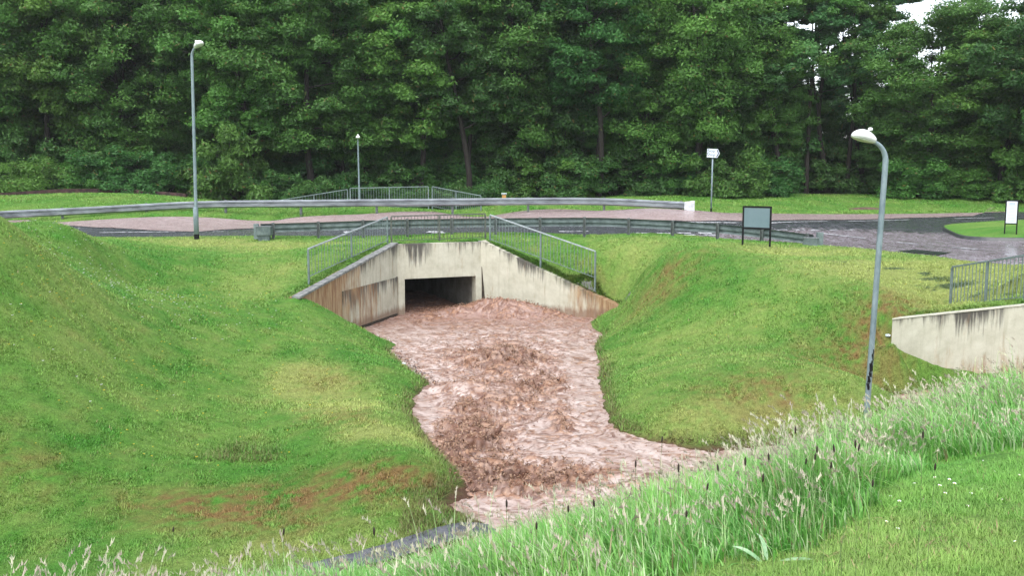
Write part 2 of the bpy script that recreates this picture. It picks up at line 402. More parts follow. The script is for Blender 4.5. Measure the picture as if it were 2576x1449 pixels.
# near bank on which the camera stands
P((-3, -3, -1.55), (3, -3, -1.55), (0, 0, -1.6), (0, 2.5, -1.68), W(1738, 1449, 4.0), W(2576, 1449, 3.8), W(2198, 1248, 5.6), W(2576, 1133, 7.2), (-.8, 3.4, -1.95), (-3, 3.0, -2.05), (-8, 3, -2.3), (-14, 2, -2.3),
  (5.2, 11.5, -3.05), (6.4, 12, -3.1), (4.1, 10.3, -3.08), (2.6, 8.9, -2.98), (1.4, 7.9, -3.05), (0, 6.2, -2.80), (-.66, 5.2, -2.50), (-1.85, 4.7, -2.38), (-2.8, 4.6, -2.40), (.7, 9.5, -3.8), (-.8, 7.5, -3.5),
  (-6, 8.8, -4.6), (-2.5, 9.8, -4.72), (-.8, 11.2, -4.76), (.5, 12.2, -4.88), (3, 13.2, -4.8), (6, 14.4, -4.8), (9, 15.4, -4.8), (12, 14.6, -4.7), (10, 7, -1.95), (14, 8, -2.0), (9.5, 10.5, -2.4), (12, 11.5, -2.9))
low = [(-1.2, 27, -5.3), (-.5, 24, -5.3), (0, 22, -5.3), (-2.8, 31, -5.3), (-1.3, 32, -5.3), (0, 30, -5.3), (-3, 28.5, -5.3), (2, 27, -5.2), (-2.5, 33.5, -5.3)]
low += [tuple(Wz(x, y, WL)) for x, y in SL[1:5]] + [tuple(Wz(x, y, WL)) for x, y in SR[:3]]
for t, z in ((.38, -5.3), (.465, WL - .02), (.75, -3.98), (1.0, LE.z - .02), (1.1, LE.z - .05)):
    a = PL.lerp(LE, t); low.append((a.x + .05, a.y, z))
for t, z in ((.5, -5.2), (.82, -4.75), (1.0, RE.z - .05), (1.1, RE.z)):
    a = PR.lerp(RE, t); low.append((a.x, a.y, z))
low += [tuple(W(800, 800, 24.3)), tuple(W(900, 860, 24.6))]

q_ = [Wz(a, b, WL) for a, b in SL[:5]]
for a, b in zip(q_[:-1], q_[1:]):
    m_ = (a + b) / 2; d_ = (b - a).normalized(); nn_ = Vector((d_.y, -d_.x, 0)); low.append((m_.x, m_.y, WL)); m_ = m_ + nn_ * .7; low.append((m_.x, m_.y, WL + .34)); m_ = m_ - nn_ * 1.2; low.append((m_.x, m_.y, WL - .28))
class TPS:
    def __init__(s, pts, lam=0.02):
        p = np.array(pts, float); s.p = p[:, :2]; n = len(p)
        K = s.k(s.p, s.p) + lam * np.eye(n); Pm = np.c_[np.ones(n), s.p]
        A = np.zeros((n + 3, n + 3)); A[:n, :n] = K; A[:n, n:] = Pm; A[n:, :n] = Pm.T
        s.w = np.linalg.solve(A, np.r_[p[:, 2], 0, 0, 0])
    def k(s, a, b):
        d2 = (a[:, None, 0] - b[None, :, 0]) ** 2 + (a[:, None, 1] - b[None, :, 1]) ** 2
        return 0.5 * d2 * np.log(d2 + 1e-9)
    def __call__(s, x, y):
        q = np.c_[np.ravel(x), np.ravel(y)]; out = np.empty(len(q))
        for i in range(0, len(q), 20000):
            c = q[i:i + 20000]; out[i:i + 20000] = s.k(c, s.p) @ s.w[:-3] + np.c_[np.ones(len(c)), c] @ s.w[-3:]
        return out.reshape(np.shape(x))
T1 = TPS(bank)
QL = Vector((-5.8, 24.3, 0)); QR = Vector((4.6, 27.9, 0))
ex = np.array([(4.6, 28.6), (5.4, 29.2), (5.2, 27.6), (4.6, 29.8), (3.9, 27.6), (6, 30), (-6.2, 24.0), (-5.6, 23.9), (-7, 24)]); ez = T1(ex[:, 0], ex[:, 1])
low += [(a[0], a[1], z) for a, z in zip(ex, ez)]
T2 = TPS(low)
def side(x, y, a, b):    # signed distance from line a->b, positive to the left
    d = Vector((b.x - a.x, b.y - a.y)).normalized()
    return d.x * (y - a.y) - d.y * (x - a.x)
AXb = -AX                        # from the camera towards the headwall
def in_cut(x, y):
    """distance inside the retained pit (positive = in front of all three walls)"""
    d1 = -side(x, y, PL, PR)                     # in front of headwall
    d2 = -side(x, y, LE, PL)                     # right of the left wing
    d3 = -side(x, y, PR, RE)
    return np.minimum(np.minimum(d1, d2), d3)
TH = 0.36                                          # wall thickness
FX = np.arange(-24, 24.001, 0.1); FY = np.arange(-4, 64.001, 0.1)
def T_raw(x, y):
    zb = T1(x, y)
    far = sstep(57, 100, y); zb = zb * (1 - far) + far * (-1.0 + 5.0 * sstep(60, 110, y) * sstep(18, -10, x))
    rr = np.sqrt(np.maximum(0, np.abs(x) - 24) ** 2 + np.maximum(0, -y - 2) ** 2); k = sstep(0, 20, rr)
    zb = zb * (1 - k) + np.clip(zb, -2.2, -1.2) * k
    zb = np.where((np.abs(x) > 60) | (y < -20) | (y > 110), np.clip(zb, -2.5, 4.0), zb)
    dw = side(x, y, W2A, W2B); tw = ((x - W2A.x) * (W2B - W2A).x + (y - W2A.y) * (W2B - W2A).y) / ((W2B - W2A).x ** 2 + (W2B - W2A).y ** 2)
    cap_ = W2A.z + (W2B.z - W2A.z) * np.clip(tw, 0, 2) + .02 + .07 * np.maximum(dw, 0)
    zb = np.where((dw > .1) & (dw < 2.2) & (tw > -.1) & (tw < 2.2), np.minimum(zb, cap_), zb)
    ic = in_cut(x, y)
    front = -side(x, y, QR, QL)                    # behind a line just ahead of the wing ends
    wgt = sstep(0.0, 1.6, front) * (ic > -TH * .5)
    if np.any(wgt > 0):
        zl = T2(x, y); zb = np.where(wgt > 0, zb * (1 - wgt) + zl * wgt, zb)
    return zb
gx, gy = np.meshgrid(FX, FY); GT = T_raw(gx, gy)
def T(x, y):
    x = np.asarray(x, float); y = np.asarray(y, float)
    i = np.clip((x - FX[0]) / 0.1, 0, len(FX) - 1.001); j = np.clip((y - FY[0]) / 0.1, 0, len(FY) - 1.001)
    a = i.astype(int); c = j.astype(int); u = i - a; v = j - c
    return (GT[c, a] * (1 - u) + GT[c, a + 1] * u) * (1 - v) + (GT[c + 1, a] * (1 - u) + GT[c + 1, a + 1] * u) * v
def hit(px, py, lo=3.0, hi=63.0):
    r = ray(px, py); ys = np.arange(lo, hi, 0.05); t = ys / r.y
    x = r.x * t; z = r.z * t; below = z < np.where(np.abs(x) < 24, T(x, ys), -99)
    k = np.argmax(below) if below.any() else len(ys) - 1
    return Vector((x[k], ys[k], float(T(x[k], ys[k]))))

# ------------------------------------------------------------------ road edges as Y(X)
ne = [(-40, 35.2), (-20, 35.2)] + [(p.x, p.y) for p in (Wz(300, 599, -2.3), Wz(650, 597, -2.3), Wz(1000, 597, -2.3), Wz(1500, 595, -2.3), Wz(1800, 599, -2.3), Wz(2080, 619, -2.3), Wz(2163, 625, -2.32), Wz(2423, 657, -2.35), Wz(2576, 667, -2.37))] + [(20, 19), (34, 11)]
fe = [(-40, 39), (-20, 39.6)] + [(p.x, p.y) for p in (Wz(100, 562, -1.95), Wz(700, 553, -1.9), Wz(1200, 547, -1.85), Wz(1600, 542, -1.82), Wz(2000, 538, -1.8), Wz(2576, 532, -1.8))] + [(40, 47)]
ne.sort(); fe.sort()
def nearY(x): return np.interp(x, [a for a, b in ne], [b for a, b in ne])
def farY(x): return np.interp(x, [a for a, b in fe], [b for a, b in fe])
ISL = [Wz(2374, 573, -2.1), Wz(2392, 588, -2.15), Wz(2440, 600, -2.18), Wz(2576, 606, -2.2), Wz(2800, 608, -2.2), Wz(2900, 580, -2.1), Wz(2800, 558, -2.05), Wz(2576, 559, -2.05), Wz(2440, 564, -2.05)]
def in_poly(x, y, poly):
    ins = np.zeros(np.shape(x), bool); n = len(poly)
    for i in range(n):
        a = poly[i]; b = poly[(i + 1) % n]
        c = ((a[1] > y) != (b[1] > y)) & (x < (b[0] - a[0]) * (y - a[1]) / (b[1] - a[1] + 1e-12) + a[0]); ins ^= c
    return ins
def in_road(x, y, m=0.0): return (y > nearY(x) + m) & (y < farY(x) - m) & ~in_poly(x, y, ISL)

# ------------------------------------------------------------------ grass colour by place
def spot(x, y, c, r, s):
    return np.exp(-(((x - c[0]) / r[0]) ** 2 + ((y - c[1]) / r[1]) ** 2) * 1.2) * s
BROWN = [(870, 1230, 1.3, .8, 1.2), (480, 1290, 1.2, .6, 1.1), (620, 1260, 1.0, .6, .8), (1000, 1210, .8, .6, .8), (700, 1330, 1.0, .5, .8), (0, 1180, 1.0, .8, .6), (820, 960, .8, .9, .5), (860, 1050, .7, .8, .6),
         (2170, 900, 1.2, 1.0, 1.0), (2050, 920, 1.0, 1.0, .5), (2250, 760, 1.2, .8, .7), (2220, 820, .9, .8, .9), (1850, 1010, 1.2, 1.0, .55), (1950, 980, .9, .9, .6), (1650, 745, 1.0, 1.4, .55), (1700, 680, 1.6, 1.6, .35), (1480, 770, .8, 1.2, .4)]
YEL = [(800, 975, .9, 1.2, 1.5), (950, 1085, .8, .7, 1.5), (870, 1025, .9, 1.1, 1.6), (760, 950, .7, 1.0, 1.0), (2250, 680, 3.0, 1.5, 1.3), (2080, 640, 2.5, 1.4, 1.1), (2400, 700, 2.0, 1.5, 1.2), (1900, 625, 2.0, 1.2, .7), (2320, 740, 1.5, 1.2, .9), (2500, 740, 1.6, 1.2, .9),
       (700, 620, 3.5, 1.5, .7), (500, 610, 2.5, 1.2, .8), (700, 700, 1.4, 2.0, .5), (1600, 640, 1.4, 1.6, .5), (1900, 1060, 1.5, 1.0, .8), (1700, 1080, 1.2, 1, .5), (1750, 900, 2.5, 2.5, .4), (2100, 1000, 1.5, 1, .6), (100, 640, 2, 2, .35),
       (2350, 1400, .9, .7, .6), (2500, 1300, .9, .8, .4), (2100, 1449, .8, .5, .6), (700, 1400, 2, .7, .5)]
BR = [(hit(a, b), c, d, e) for a, b, c, d, e in BROWN]; YE = [(hit(a, b), c, d, e) for a, b, c, d, e in YEL]
def gcol(x, y):
    n1 = fbm(x * .45, y * .45, 11, 3); n2 = fbm(x * 1.9, y * 1.9, 15, 4, .6); n3 = fbm(x * 6, y * 6, 19, 3, .6)
    yel = np.clip(.24 + n1 * .4 + n2 * .45, 0, 1); br = np.clip(-.12 + n2 * .5, 0, 1)
    ys = 0; bs = 0
    for c, a, b, s in YE: ys = ys + spot(x, y, c, (a, b), s)
    for c, a, b, s in BR: bs = bs + spot(x, y, c, (a, b), s)
    yel = np.clip(yel + np.clip(ys, 0, 1.3) * (.75 + n3 * .7), 0, 1)
    br = np.clip(br + np.clip(bs, 0, 1.3) * (.55 + n3 * 1.3 + n2 * .9), 0, 1)
    near = sstep(12, 8, y) * sstep(-1, .5, x) * .5
    g = np.array([.120, .345, .042]); g2 = np.array([.080, .275, .038]); ye = np.array([.40, .475, .135]); bn = np.array([.31, .20, .075])
    dk = np.clip(.33 - n1 * .45 + n3 * .5, 0, 1)[..., None]
    c = g * (1 - dk) + g2 * dk
    c = c * (1 - yel[..., None]) + ye * yel[..., None]
    c = c * (1 - br[..., None]) + bn * br[..., None]
    c = c * (1 - near[..., None]) + np.array([.135, .37, .06]) * near[..., None]
    return c

# ------------------------------------------------------------------ ground sheet
def axis(fine0, fine1, st, outer):
    a = list(np.arange(fine0, fine1, st)); s = st; v = a[-1]
    while v < outer[1]: s *= 1.12; v += s; a.append(v)
    s = st; v = a[0]; pre = []
    while v > outer[0]: s *= 1.12; v -= s; pre.append(v)
    return np.array(pre[::-1] + a)
ax = axis(-14, 15.5, 0.11, (-600, 600)); ay = axis(2.5, 36, 0.11, (-400, 900))
X, Y = np.meshgrid(ax, ay)
Z = T_raw(X, Y)
ic = in_cut(X, Y)
Z = np.where(in_road(X, Y, 0.12), Z - 0.25, Z + 0.02)
det = fbm(X * 1.3, Y * 1.3, 31, 4) * .05 + fbm(X * 5, Y * 5, 37, 3) * .035
Z = Z + np.where((Y < 60) & ~in_road(X, Y, -.3), det, 0)
# which side of a wall a vertex is on
W2d = side(X, Y, W2A, W2B)
along = ((X - W2A.x) * (W2B - W2A).x + (Y - W2A.y) * (W2B - W2A).y) / (W2B - W2A).length_squared
nx_, ny_ = len(ax), len(ay)
idx = np.arange(nx_ * ny_).reshape(ny_, nx_)
q = np.stack([idx[:-1, :-1], idx[:-1, 1:], idx[1:, 1:], idx[1:, :-1]], -1).reshape(-1, 4)
hi_side = (ic < -TH * .5).ravel()
front_ = (-side(X, Y, RE, LE) > -.3).ravel()
mixed = (hi_side[q].any(1)) & (~hi_side[q].all(1)) & front_[q].all(1)
zz = Z.ravel()[q]; mixed &= (zz.max(1) - zz.min(1)) > 0.25
q = q[~mixed]
gcolr = gcol(X, Y)
soil = np.maximum(sstep(-.05, .02, Z - WL + fbm(X * 2, Y * 2, 91, 3) * .04), sstep(-1.0, -1.6, X) * sstep(14.5, 13.8, Y) + sstep(-2.3, -2.7, X) * sstep(19, 17, Y)).clip(0, 1).ravel()
wet = np.array([.10, .055, .035])
cg = gcolr.reshape(-1, 3) * .62; cg = cg * soil[:, None] + wet * (1 - soil[:, None])
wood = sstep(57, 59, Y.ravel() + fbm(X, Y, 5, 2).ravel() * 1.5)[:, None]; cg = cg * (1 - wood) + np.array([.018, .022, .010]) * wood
ground = np_mesh('ground', np.c_[X.ravel(), Y.ravel(), Z.ravel()], q, M_GROUND, cols=cg, smooth=True)
tag(ground, kind='structure')

# ------------------------------------------------------------------ road, runoff, markings, island
rx = np.arange(-38, 34, .25); rows = 46
RX = np.repeat(rx[None, :], rows, 0); tt = np.linspace(0, 1, rows)[:, None]
RY = nearY(RX) * (1 - tt) + farY(RX) * tt
RZ = T_raw(RX, RY) - .005
ii = np.arange(rows * len(rx)).reshape(rows, -1)
rq = np.stack([ii[:-1, :-1], ii[:-1, 1:], ii[1:, 1:], ii[1:, :-1]], -1).reshape(-1, 4)
silt_sheen = spot(RX, RY, hit(2330, 610), (7, 4), 1.3) + spot(RX, RY, hit(2130, 600), (3, 3), .8) + spot(RX, RY, hit(1900, 597), (3.5, 1), .9) + spot(RX, RY, hit(2500, 645), (4, 3), 1.0)
road = np_mesh('road', np.c_[RX.ravel(), RY.ravel(), RZ.ravel()], rq, M_ROAD, cols=np.repeat(np.clip(silt_sheen, 0, 1).reshape(-1, 1), 3, 1), smooth=True)
tag(road, kind='structure')
# silty runoff over the far lane
lowe = [Wz(80, 577, -2.18), Wz(330, 583, -2.18), hit(500, 583), hit(640, 574), hit(900, 566), hit(1200, 558), hit(1500, 555), hit(1700, 556), hit(1900, 558), hit(2130, 553), hit(2300, 548), hit(2450, 544), hit(2576, 541)]
lx = [-38] + [p.x for p in lowe] + [34]; ly = [37.2] + [p.y for p in lowe] + [43.5]
fx_ = np.arange(-38, 34, .2); nr = 24
AXX = np.repeat(fx_[None, :], nr, 0); tt = np.linspace(0, 1, nr)[:, None]
lo_ = np.interp(AXX, lx, ly) + fbm(AXX * .5, AXX * 0, 3, 4) * .35; hi_ = farY(AXX) - .1
AYY = lo_ * (1 - tt) + hi_ * tt
AZZ = T_raw(AXX, AYY) + .012 + fbm(AXX * .8, AYY * 3, 9, 4) * .018 * np.sin(tt * PI)
ii = np.arange(nr * len(fx_)).reshape(nr, -1); rq = np.stack([ii[:-1, :-1], ii[:-1, 1:], ii[1:, 1:], ii[1:, :-1]], -1).reshape(-1, 4)
tag(np_mesh('road_water', np.c_[AXX.ravel(), AYY.ravel(), AZZ.ravel()], rq, M_RUNOFF, smooth=True), kind='structure')
MV, MF = [], []
def mark(x0, y0, x1, y1, w=.12, z=.012):
    a = hit(x0, y0); b = hit(x1, y1); d = (b - a); d.z = 0; L = d.length; n = max(1, int(L / .4)); s = Vector((-d.y, d.x, 0)).normalized() * w / 2
    base = len(MV)
    for i in range(n + 1):
        c = a + d * i / n
        for k in (-1, 1):
            p = c + s * k; MV.append((p.x, p.y, float(T_raw(np.array([p.x]), np.array([p.y]))[0]) + z))
    for i in range(n): MF.append((base + 2 * i, base + 2 * i + 2, base + 2 * i + 3, base + 2 * i + 1))
mark(250, 586, 440, 584, .11); mark(500, 583.5, 520, 583.4, .11); mark(535, 583, 562, 582.6, .11)
mark(1075, 584, 1110, 584, .32); mark(1105, 584, 1122, 589, .18); mark(1085, 588, 1100, 587, .1)
mark(870, 583, 880, 587, .25)
for a in range(1600, 1800, 52): mark(a, 587, a + 34, 587.5, .2); mark(a + 14, 591.5, a + 44, 592, .2)
mark(1935, 562.5, 2081, 558.5, .14, .03); mark(2133, 557.5, 2286, 554, .14, .03); mark(2400, 551, 2500, 549, .12, .03); mark(1700, 562, 1860, 562.5, .1, .03); mark(1407, 583, 1480, 582.5, .1)
for a in range(1955, 2165, 42): mark(a, 579.5, a + 26, 578.5, .16)
mark(2040, 583, 2177, 600, .13); mark(2256, 610, 2308, 615, .13); mark(2395, 622, 2464, 629, .13)
tag(np_mesh('road_markings', MV, MF, M_PAINT), kind='structure')
pm = [hit(2256, 633), hit(2300, 628.5), hit(2392, 637), hit(2360, 643)]
M_DARKPATCH = simple('dark_tarmac', (.012, .018, .016), (.025, .03, .028), 9, .25)
PV = []
for u in range(9):
    for v in range(9):
        p = (pm[0].lerp(pm[1], v / 8)).lerp(pm[3].lerp(pm[2], v / 8), u / 8); PV.append((p.x, p.y, float(T_raw(np.array([p.x]), np.array([p.y]))[0]) + .012))
tag(np_mesh('road_patch', PV, [(u * 9 + v, u * 9 + v + 1, u * 9 + v + 10, u * 9 + v + 9) for u in range(8) for v in range(8)], M_DARKPATCH), kind='structure')
# island kerb + turf
def closed_spline(pts, n=10):
    out = []; m = len(pts)
    for i in range(m):
        p0, p1, p2, p3 = (pts[(i + k - 1) % m] for k in range(4))
        for j in range(n):
            t = j / n; out.append(.5 * ((2 * p1) + (p2 - p0) * t + (2 * p0 - 5 * p1 + 4 * p2 - p3) * t * t + (3 * p1 - p0 - 3 * p2 + p3) * t ** 3))
    return out
isl = closed_spline(ISL); cI = sum(isl, Vector()) / len(isl); V = []; Fq = []
nI = len(isl)
for s_, dz in ((1.0, -.1), (1.0, .1), (.985, .11), (.95, .12), (.6, .2), (.25, .25), (.0, .26)):
    for p in isl:
        c = cI.lerp(p, s_); V.append((c.x, c.y, float(T_raw(np.array([c.x]), np.array([c.y]))[0]) + dz))
kf = [(r * nI + k, r * nI + (k + 1) % nI, (r + 1) * nI + (k + 1) % nI, (r + 1) * nI + k) for r in range(6) for k in range(nI)]
Va = np.array(V)
tag(np_mesh('kerb', Va[:3 * nI], kf[:2 * nI], M_KERB), kind='structure')
tv = Va[2 * nI:]; tf = [tuple(i - 2 * nI for i in f) for f in kf[2 * nI:]]
tag(np_mesh('grass_island', tv, tf, M_GROUND, cols=gcol(tv[:, 0], tv[:, 1]) * .7, smooth=True), kind='structure')
# asphalt footpath showing at the foot of the left bank
ps = [Vector((.45, 13.0)), Vector((-.6, 12.42)), Vector((-2.0, 11.55)), Vector((-2.6, 11.25))]
V = []; 
for i in range(60):
    t = i / 59 * (len(ps) - 1.001); a = int(t); c = ps[a].lerp(ps[a + 1], t - a); d = (ps[a + 1] - ps[a]).normalized(); s = Vector((-d.y, d.x))
    for k in range(9):
        p = c + s * (.02 + .42 * k / 8); V.append((p.x, p.y, float(T(p.x, p.y)) + .045 + .01 * random.random()))
tag(np_mesh('path', V, [(i * 9 + k, i * 9 + k + 1, i * 9 + k + 10, i * 9 + k + 9) for i in range(59) for k in range(8)], M_PATH, smooth=True), kind='structure')

# ------------------------------------------------------------------ flood water
st = .027
wx = np.arange(-8.5, 12.5, st); wy = np.arange(12.2, 38.0, st)
X, Y = np.meshgrid(wx, wy)
gz = T(X, Y)
tun = (-side(X, Y, PL, PR) < 0.1) & (side(X, Y, PL + AX * 0, PL + AXb * 5) < -.25) & (side(X, Y, PR, PR + AXb * 5) > .25)
inch = ((in_cut(X, Y) > -.12) | tun)
lowside = (X > np.where(Y < 14.2, -1.2, np.where(Y < 18, -2.6, -99))) & np.where(Y > 24, inch & ((gz < WL + .35) | tun | (in_cut(X, Y) > 0)), gz < WL + .30)
def hz(px, py): return Wz(px, py, WL)
turb = (.22 + .45 * spot(X, Y, hz(1270, 1000), (1.0, 7), 1) + 1.0 * spot(X, Y, hz(1260, 900), (1.3, 1.5), 1) + 1.0 * spot(X, Y, hz(1180, 1080), (.6, 2.2), .9) + spot(X, Y, hz(1330, 1200), (1.2, .8), .9) + spot(X, Y, hz(1200, 780), (1.9, 1.2), 1.0)
        + spot(X, Y, hz(1340, 790), (1.8, .7), .8) + spot(X, Y, hz(1120, 1120), (.35, 1.6), .7) + spot(X, Y, hz(1400, 960), (.7, 1.4), .6) + spot(X, Y, hz(1420, 1165), (1.3, .4), .6) + spot(X, Y, hz(1250, 1190), (.7, .6), .8)
        + spot(X, Y, hz(1160, 970), (.8, .25), 1.0) + spot(X, Y, hz(1410, 1060), (.25, 1.0), .8))
calm = spot(X, Y, hz(1470, 940), (.5, 3.0), 1.0) + spot(X, Y, hz(1600, 1130), (1.8, 1.0), 1.0) + spot(X, Y, hz(970, 840), (1.1, 1.3), .8) + spot(X, Y, hz(1060, 1040), (.35, .8), .8) + spot(X, Y, hz(1200, 1280), (1.4, .7), 1.2) + spot(X, Y, hz(1350, 1070), (.5, 1.2), .4)
turb = np.clip((turb - calm * .8) * (.95 + 1.1 * fbm(X * 1.2, Y * 1.2, 39, 4, .6)) + .10 * fbm(X * 3, Y * 3, 38, 3), .05, 1.2)
ux = X * AX.x + Y * AX.y; vx = -X * AX.y + Y * AX.x      # along / across the flow
wu = ux + fbm(ux * .9, vx * .9, 41, 3) * .7; wv = vx + fbm(ux * .9, vx * .9, 45, 3) * .7
def ridge(s, k, seed): return 1 - np.abs(pn(wu * s * k[0], wv * s * k[1], seed)) * 2
r1 = ridge(1.1, (1, .8), 51); r2 = ridge(2.6, (1.1, .8), 52); r3 = ridge(5.5, (1.2, .7), 53); r4 = ridge(10, (1.2, .8), 54); r5 = ridge(17, (1.1, .9), 55)
big = fbm(wu * .6, wv * .6, 57, 2)
chop = np.clip(.35 * r1 + .5 * r2 + .4 * r3 - .45, -.5, 1)
h = turb * (.10 * r1 + .10 * r2 + .060 * r3 + .040 * r4 + .026 * r5 - .15) + big * .06 * turb + .012 * fbm(wu * 6, wv * 3, 60, 3)
heap = spot(X, Y, W(1240, 770, 31.6), (1.3, .6), .50) + spot(X, Y, W(1330, 790, 31.2), (1.1, .45), .28) + spot(X, Y, W(1130, 795, 31.2), (.8, .5), .16)
cent = spot(X, Y, hz(1250, 905), (1.1, .7), .28) + spot(X, Y, hz(1170, 975), (.8, .3), .18)
slope = (Y - 31.5) * 0.006
Zw = WL + slope + h + heap + cent + .02
shore = sstep(-.25, .25, gz - WL) * (~tun)
Zw = Zw * (1 - shore * .8) + (WL + .0) * shore * .8
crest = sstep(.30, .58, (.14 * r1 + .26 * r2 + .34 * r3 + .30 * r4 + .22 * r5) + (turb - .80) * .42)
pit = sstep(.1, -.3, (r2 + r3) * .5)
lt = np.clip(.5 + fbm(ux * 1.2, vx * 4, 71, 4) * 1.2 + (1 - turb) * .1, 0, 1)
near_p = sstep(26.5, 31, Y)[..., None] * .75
flat = np.array([.31, .205, .165]) * (1 - lt[..., None]) + np.array([.56, .455, .41]) * lt[..., None]  # muddy water tone with the pale sky reflection painted in
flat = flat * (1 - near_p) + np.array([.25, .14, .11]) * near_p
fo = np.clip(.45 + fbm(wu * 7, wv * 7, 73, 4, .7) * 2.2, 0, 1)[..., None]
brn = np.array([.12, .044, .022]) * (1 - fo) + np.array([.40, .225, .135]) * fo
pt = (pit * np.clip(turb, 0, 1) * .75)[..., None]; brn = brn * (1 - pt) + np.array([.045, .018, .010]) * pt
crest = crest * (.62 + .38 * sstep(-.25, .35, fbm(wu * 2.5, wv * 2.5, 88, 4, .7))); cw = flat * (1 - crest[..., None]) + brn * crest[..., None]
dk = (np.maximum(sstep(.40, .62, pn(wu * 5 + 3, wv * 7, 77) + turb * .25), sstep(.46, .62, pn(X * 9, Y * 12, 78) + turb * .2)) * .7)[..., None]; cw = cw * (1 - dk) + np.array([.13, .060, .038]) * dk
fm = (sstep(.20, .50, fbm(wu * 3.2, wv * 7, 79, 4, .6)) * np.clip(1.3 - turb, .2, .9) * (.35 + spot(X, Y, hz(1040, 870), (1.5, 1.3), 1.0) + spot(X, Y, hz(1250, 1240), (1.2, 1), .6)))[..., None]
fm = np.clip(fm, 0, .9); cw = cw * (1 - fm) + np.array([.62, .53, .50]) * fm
# choppy sideways displacement
Xd = X + turb * (.07 * pn(X * 4.2, Y * 4.2, 81) + .035 * pn(X * 9, Y * 9, 83)); Yd = Y - turb * (.05 + .09 * r2 * .6 + .04 * pn(X * 9, Y * 9, 85))
ny_, nx_ = X.shape; idx = np.arange(nx_ * ny_).reshape(ny_, nx_)
q = np.stack([idx[:-1, :-1], idx[:-1, 1:], idx[1:, 1:], idx[1:, :-1]], -1).reshape(-1, 4)
q = q[lowside.ravel()[q].all(1)]
used = np.unique(q); rem = np.full(nx_ * ny_, -1); rem[used] = np.arange(len(used))
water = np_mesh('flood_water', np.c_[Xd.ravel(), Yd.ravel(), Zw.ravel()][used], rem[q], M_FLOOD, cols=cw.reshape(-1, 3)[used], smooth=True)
tag(water, kind='structure')
def WZ(x, y):
    i = np.clip(((x - wx[0]) / st).astype(int), 0, len(wx) - 1); j = np.clip(((y - wy[0]) / st).astype(int), 0, len(wy) - 1); return Zw[j, i], lowside[j, i], turb[j, i], crest[j, i]
# torn spray and lumps thrown up where it is roughest
n = 170000
sx = RNG.uniform(-6, 5, n); sy = RNG.uniform(13, 34, n); z0, ok, tb, cr = WZ(sx, sy)
keep = ok & (RNG.random(n) < np.clip(tb * tb * (cr * .8 + .2), 0, 1) * .5 + .02); sx, sy, z0, tb = sx[keep], sy[keep], z0[keep], tb[keep]; n = len(sx)
ang = RNG.uniform(0, 2 * PI, n); L = RNG.uniform(.012, .045, n) * (0.7 + tb * .5); hgt = np.abs(RNG.normal(0, .035, n)) * tb
c = np.stack([sx, sy, z0 + hgt], 1); d = np.stack([np.cos(ang), np.sin(ang), RNG.normal(0, .5, n)], 1); u = np.stack([-np.sin(ang) * .3, np.cos(ang) * .3, RNG.uniform(.4, 1, n)], 1)
Vs = np.concatenate([c - d * L[:, None], c + d * L[:, None] * .9, c + u * L[:, None] * .8, c + np.cross(d, u) * L[:, None] * .5]);
i0 = np.arange(n)
Fs = np.concatenate([np.stack([i0, i0 + n, i0 + 2 * n], 1), np.stack([i0, i0 + 2 * n, i0 + 3 * n], 1), np.stack([i0 + n, i0 + 3 * n, i0 + 2 * n], 1), np.stack([i0, i0 + 3 * n, i0 + n], 1)])
cc = RNG.random((n, 1)); cs = np.array([.16, .068, .035]) * (1 - cc) + np.array([.55, .36, .25]) * cc
M_SPRAY = leaf_material('muddy_spray', .15, .3)
tag(np_mesh('water_spray', Vs, Fs, M_SPRAY, cols=np.tile(cs, (4, 1))), kind='stuff', label='torn brown spray thrown up over the roughest flood water', cat='spray')

# ================================================================== WALLS
def wall_mesh(name, A, B, botz, parent, th=TH, rust=None, top=None, holes=None, out=None, step=.12, mat_=M_CONC, off=0.0):
    """A, B = top front corners; front faces the right hand side of A->B when seen from above. Grid front face with UV + stain mask."""
    d = Vector((B.x - A.x, B.y - A.y, 0)); L = d.length; d.normalize(); nrm = Vector((d.y, -d.x, 0))
    n = max(2, int(L / step)); rows_ = 24
    V = []; UV = []; C = []
    def add(p, u, v):
        V.append(tuple(p)); UV.append((u, v)); C.append(0 if rust is None else rust(u / L, v))
    # rings: front from top to bottom, then back bottom, back top
    Fc = []
    for i in range(n + 1):
        t = i / n; zt = A.z + (B.z - A.z) * t
        x = A.x + (B.x - A.x) * t; y = A.y + (B.y - A.y) * t
        f = Vector((x, y, 0)) + nrm * off
        for r in range(rows_ + 1):
            z = zt + (botz - zt) * r / rows_; add((f.x, f.y, z), t * L, zt - z)
        bk = f - nrm * th
        add((bk.x, bk.y, botz), t * L, 3); add((bk.x, bk.y, zt), t * L, 0.15)
    m = rows_ + 3
    for i in range(n):
        for r in range(m):
            r2 = (r + 1) % m; o = i * m
            Fc.append((o + r, o + r2, o + m + r2, o + m + r))
    Fc.append(tuple(range(m))[::-1]); e = n * m; Fc.append(tuple(e + k for k in range(m)))
    return mesh_uv(name, V, Fc, UV, C, mat_, parent)
def mesh_uv(name, V, Fc, UV, C, mat_, parent):
    me = bpy.data.meshes.new(name); me.from_pydata(V, [], Fc); me.update()
    uvl = me.uv_layers.new(name='UVMap'); at = me.color_attributes.new('col', 'FLOAT_COLOR', 'POINT')
    for lp in me.loops: uvl.data[lp.index].uv = UV[lp.vertex_index]
    for i, c in enumerate(C): at.data[i].color = (c, c, c, 1)
    bm = bmesh.new(); bm.from_mesh(me); bmesh.ops.recalc_face_normals(bm, faces=bm.faces); bm.to_mesh(me); bm.free()
    me.materials.append(mat_)
    o = bpy.data.objects.new(name, me); COL.objects.link(o)
    if parent: o.parent = parent
    return o
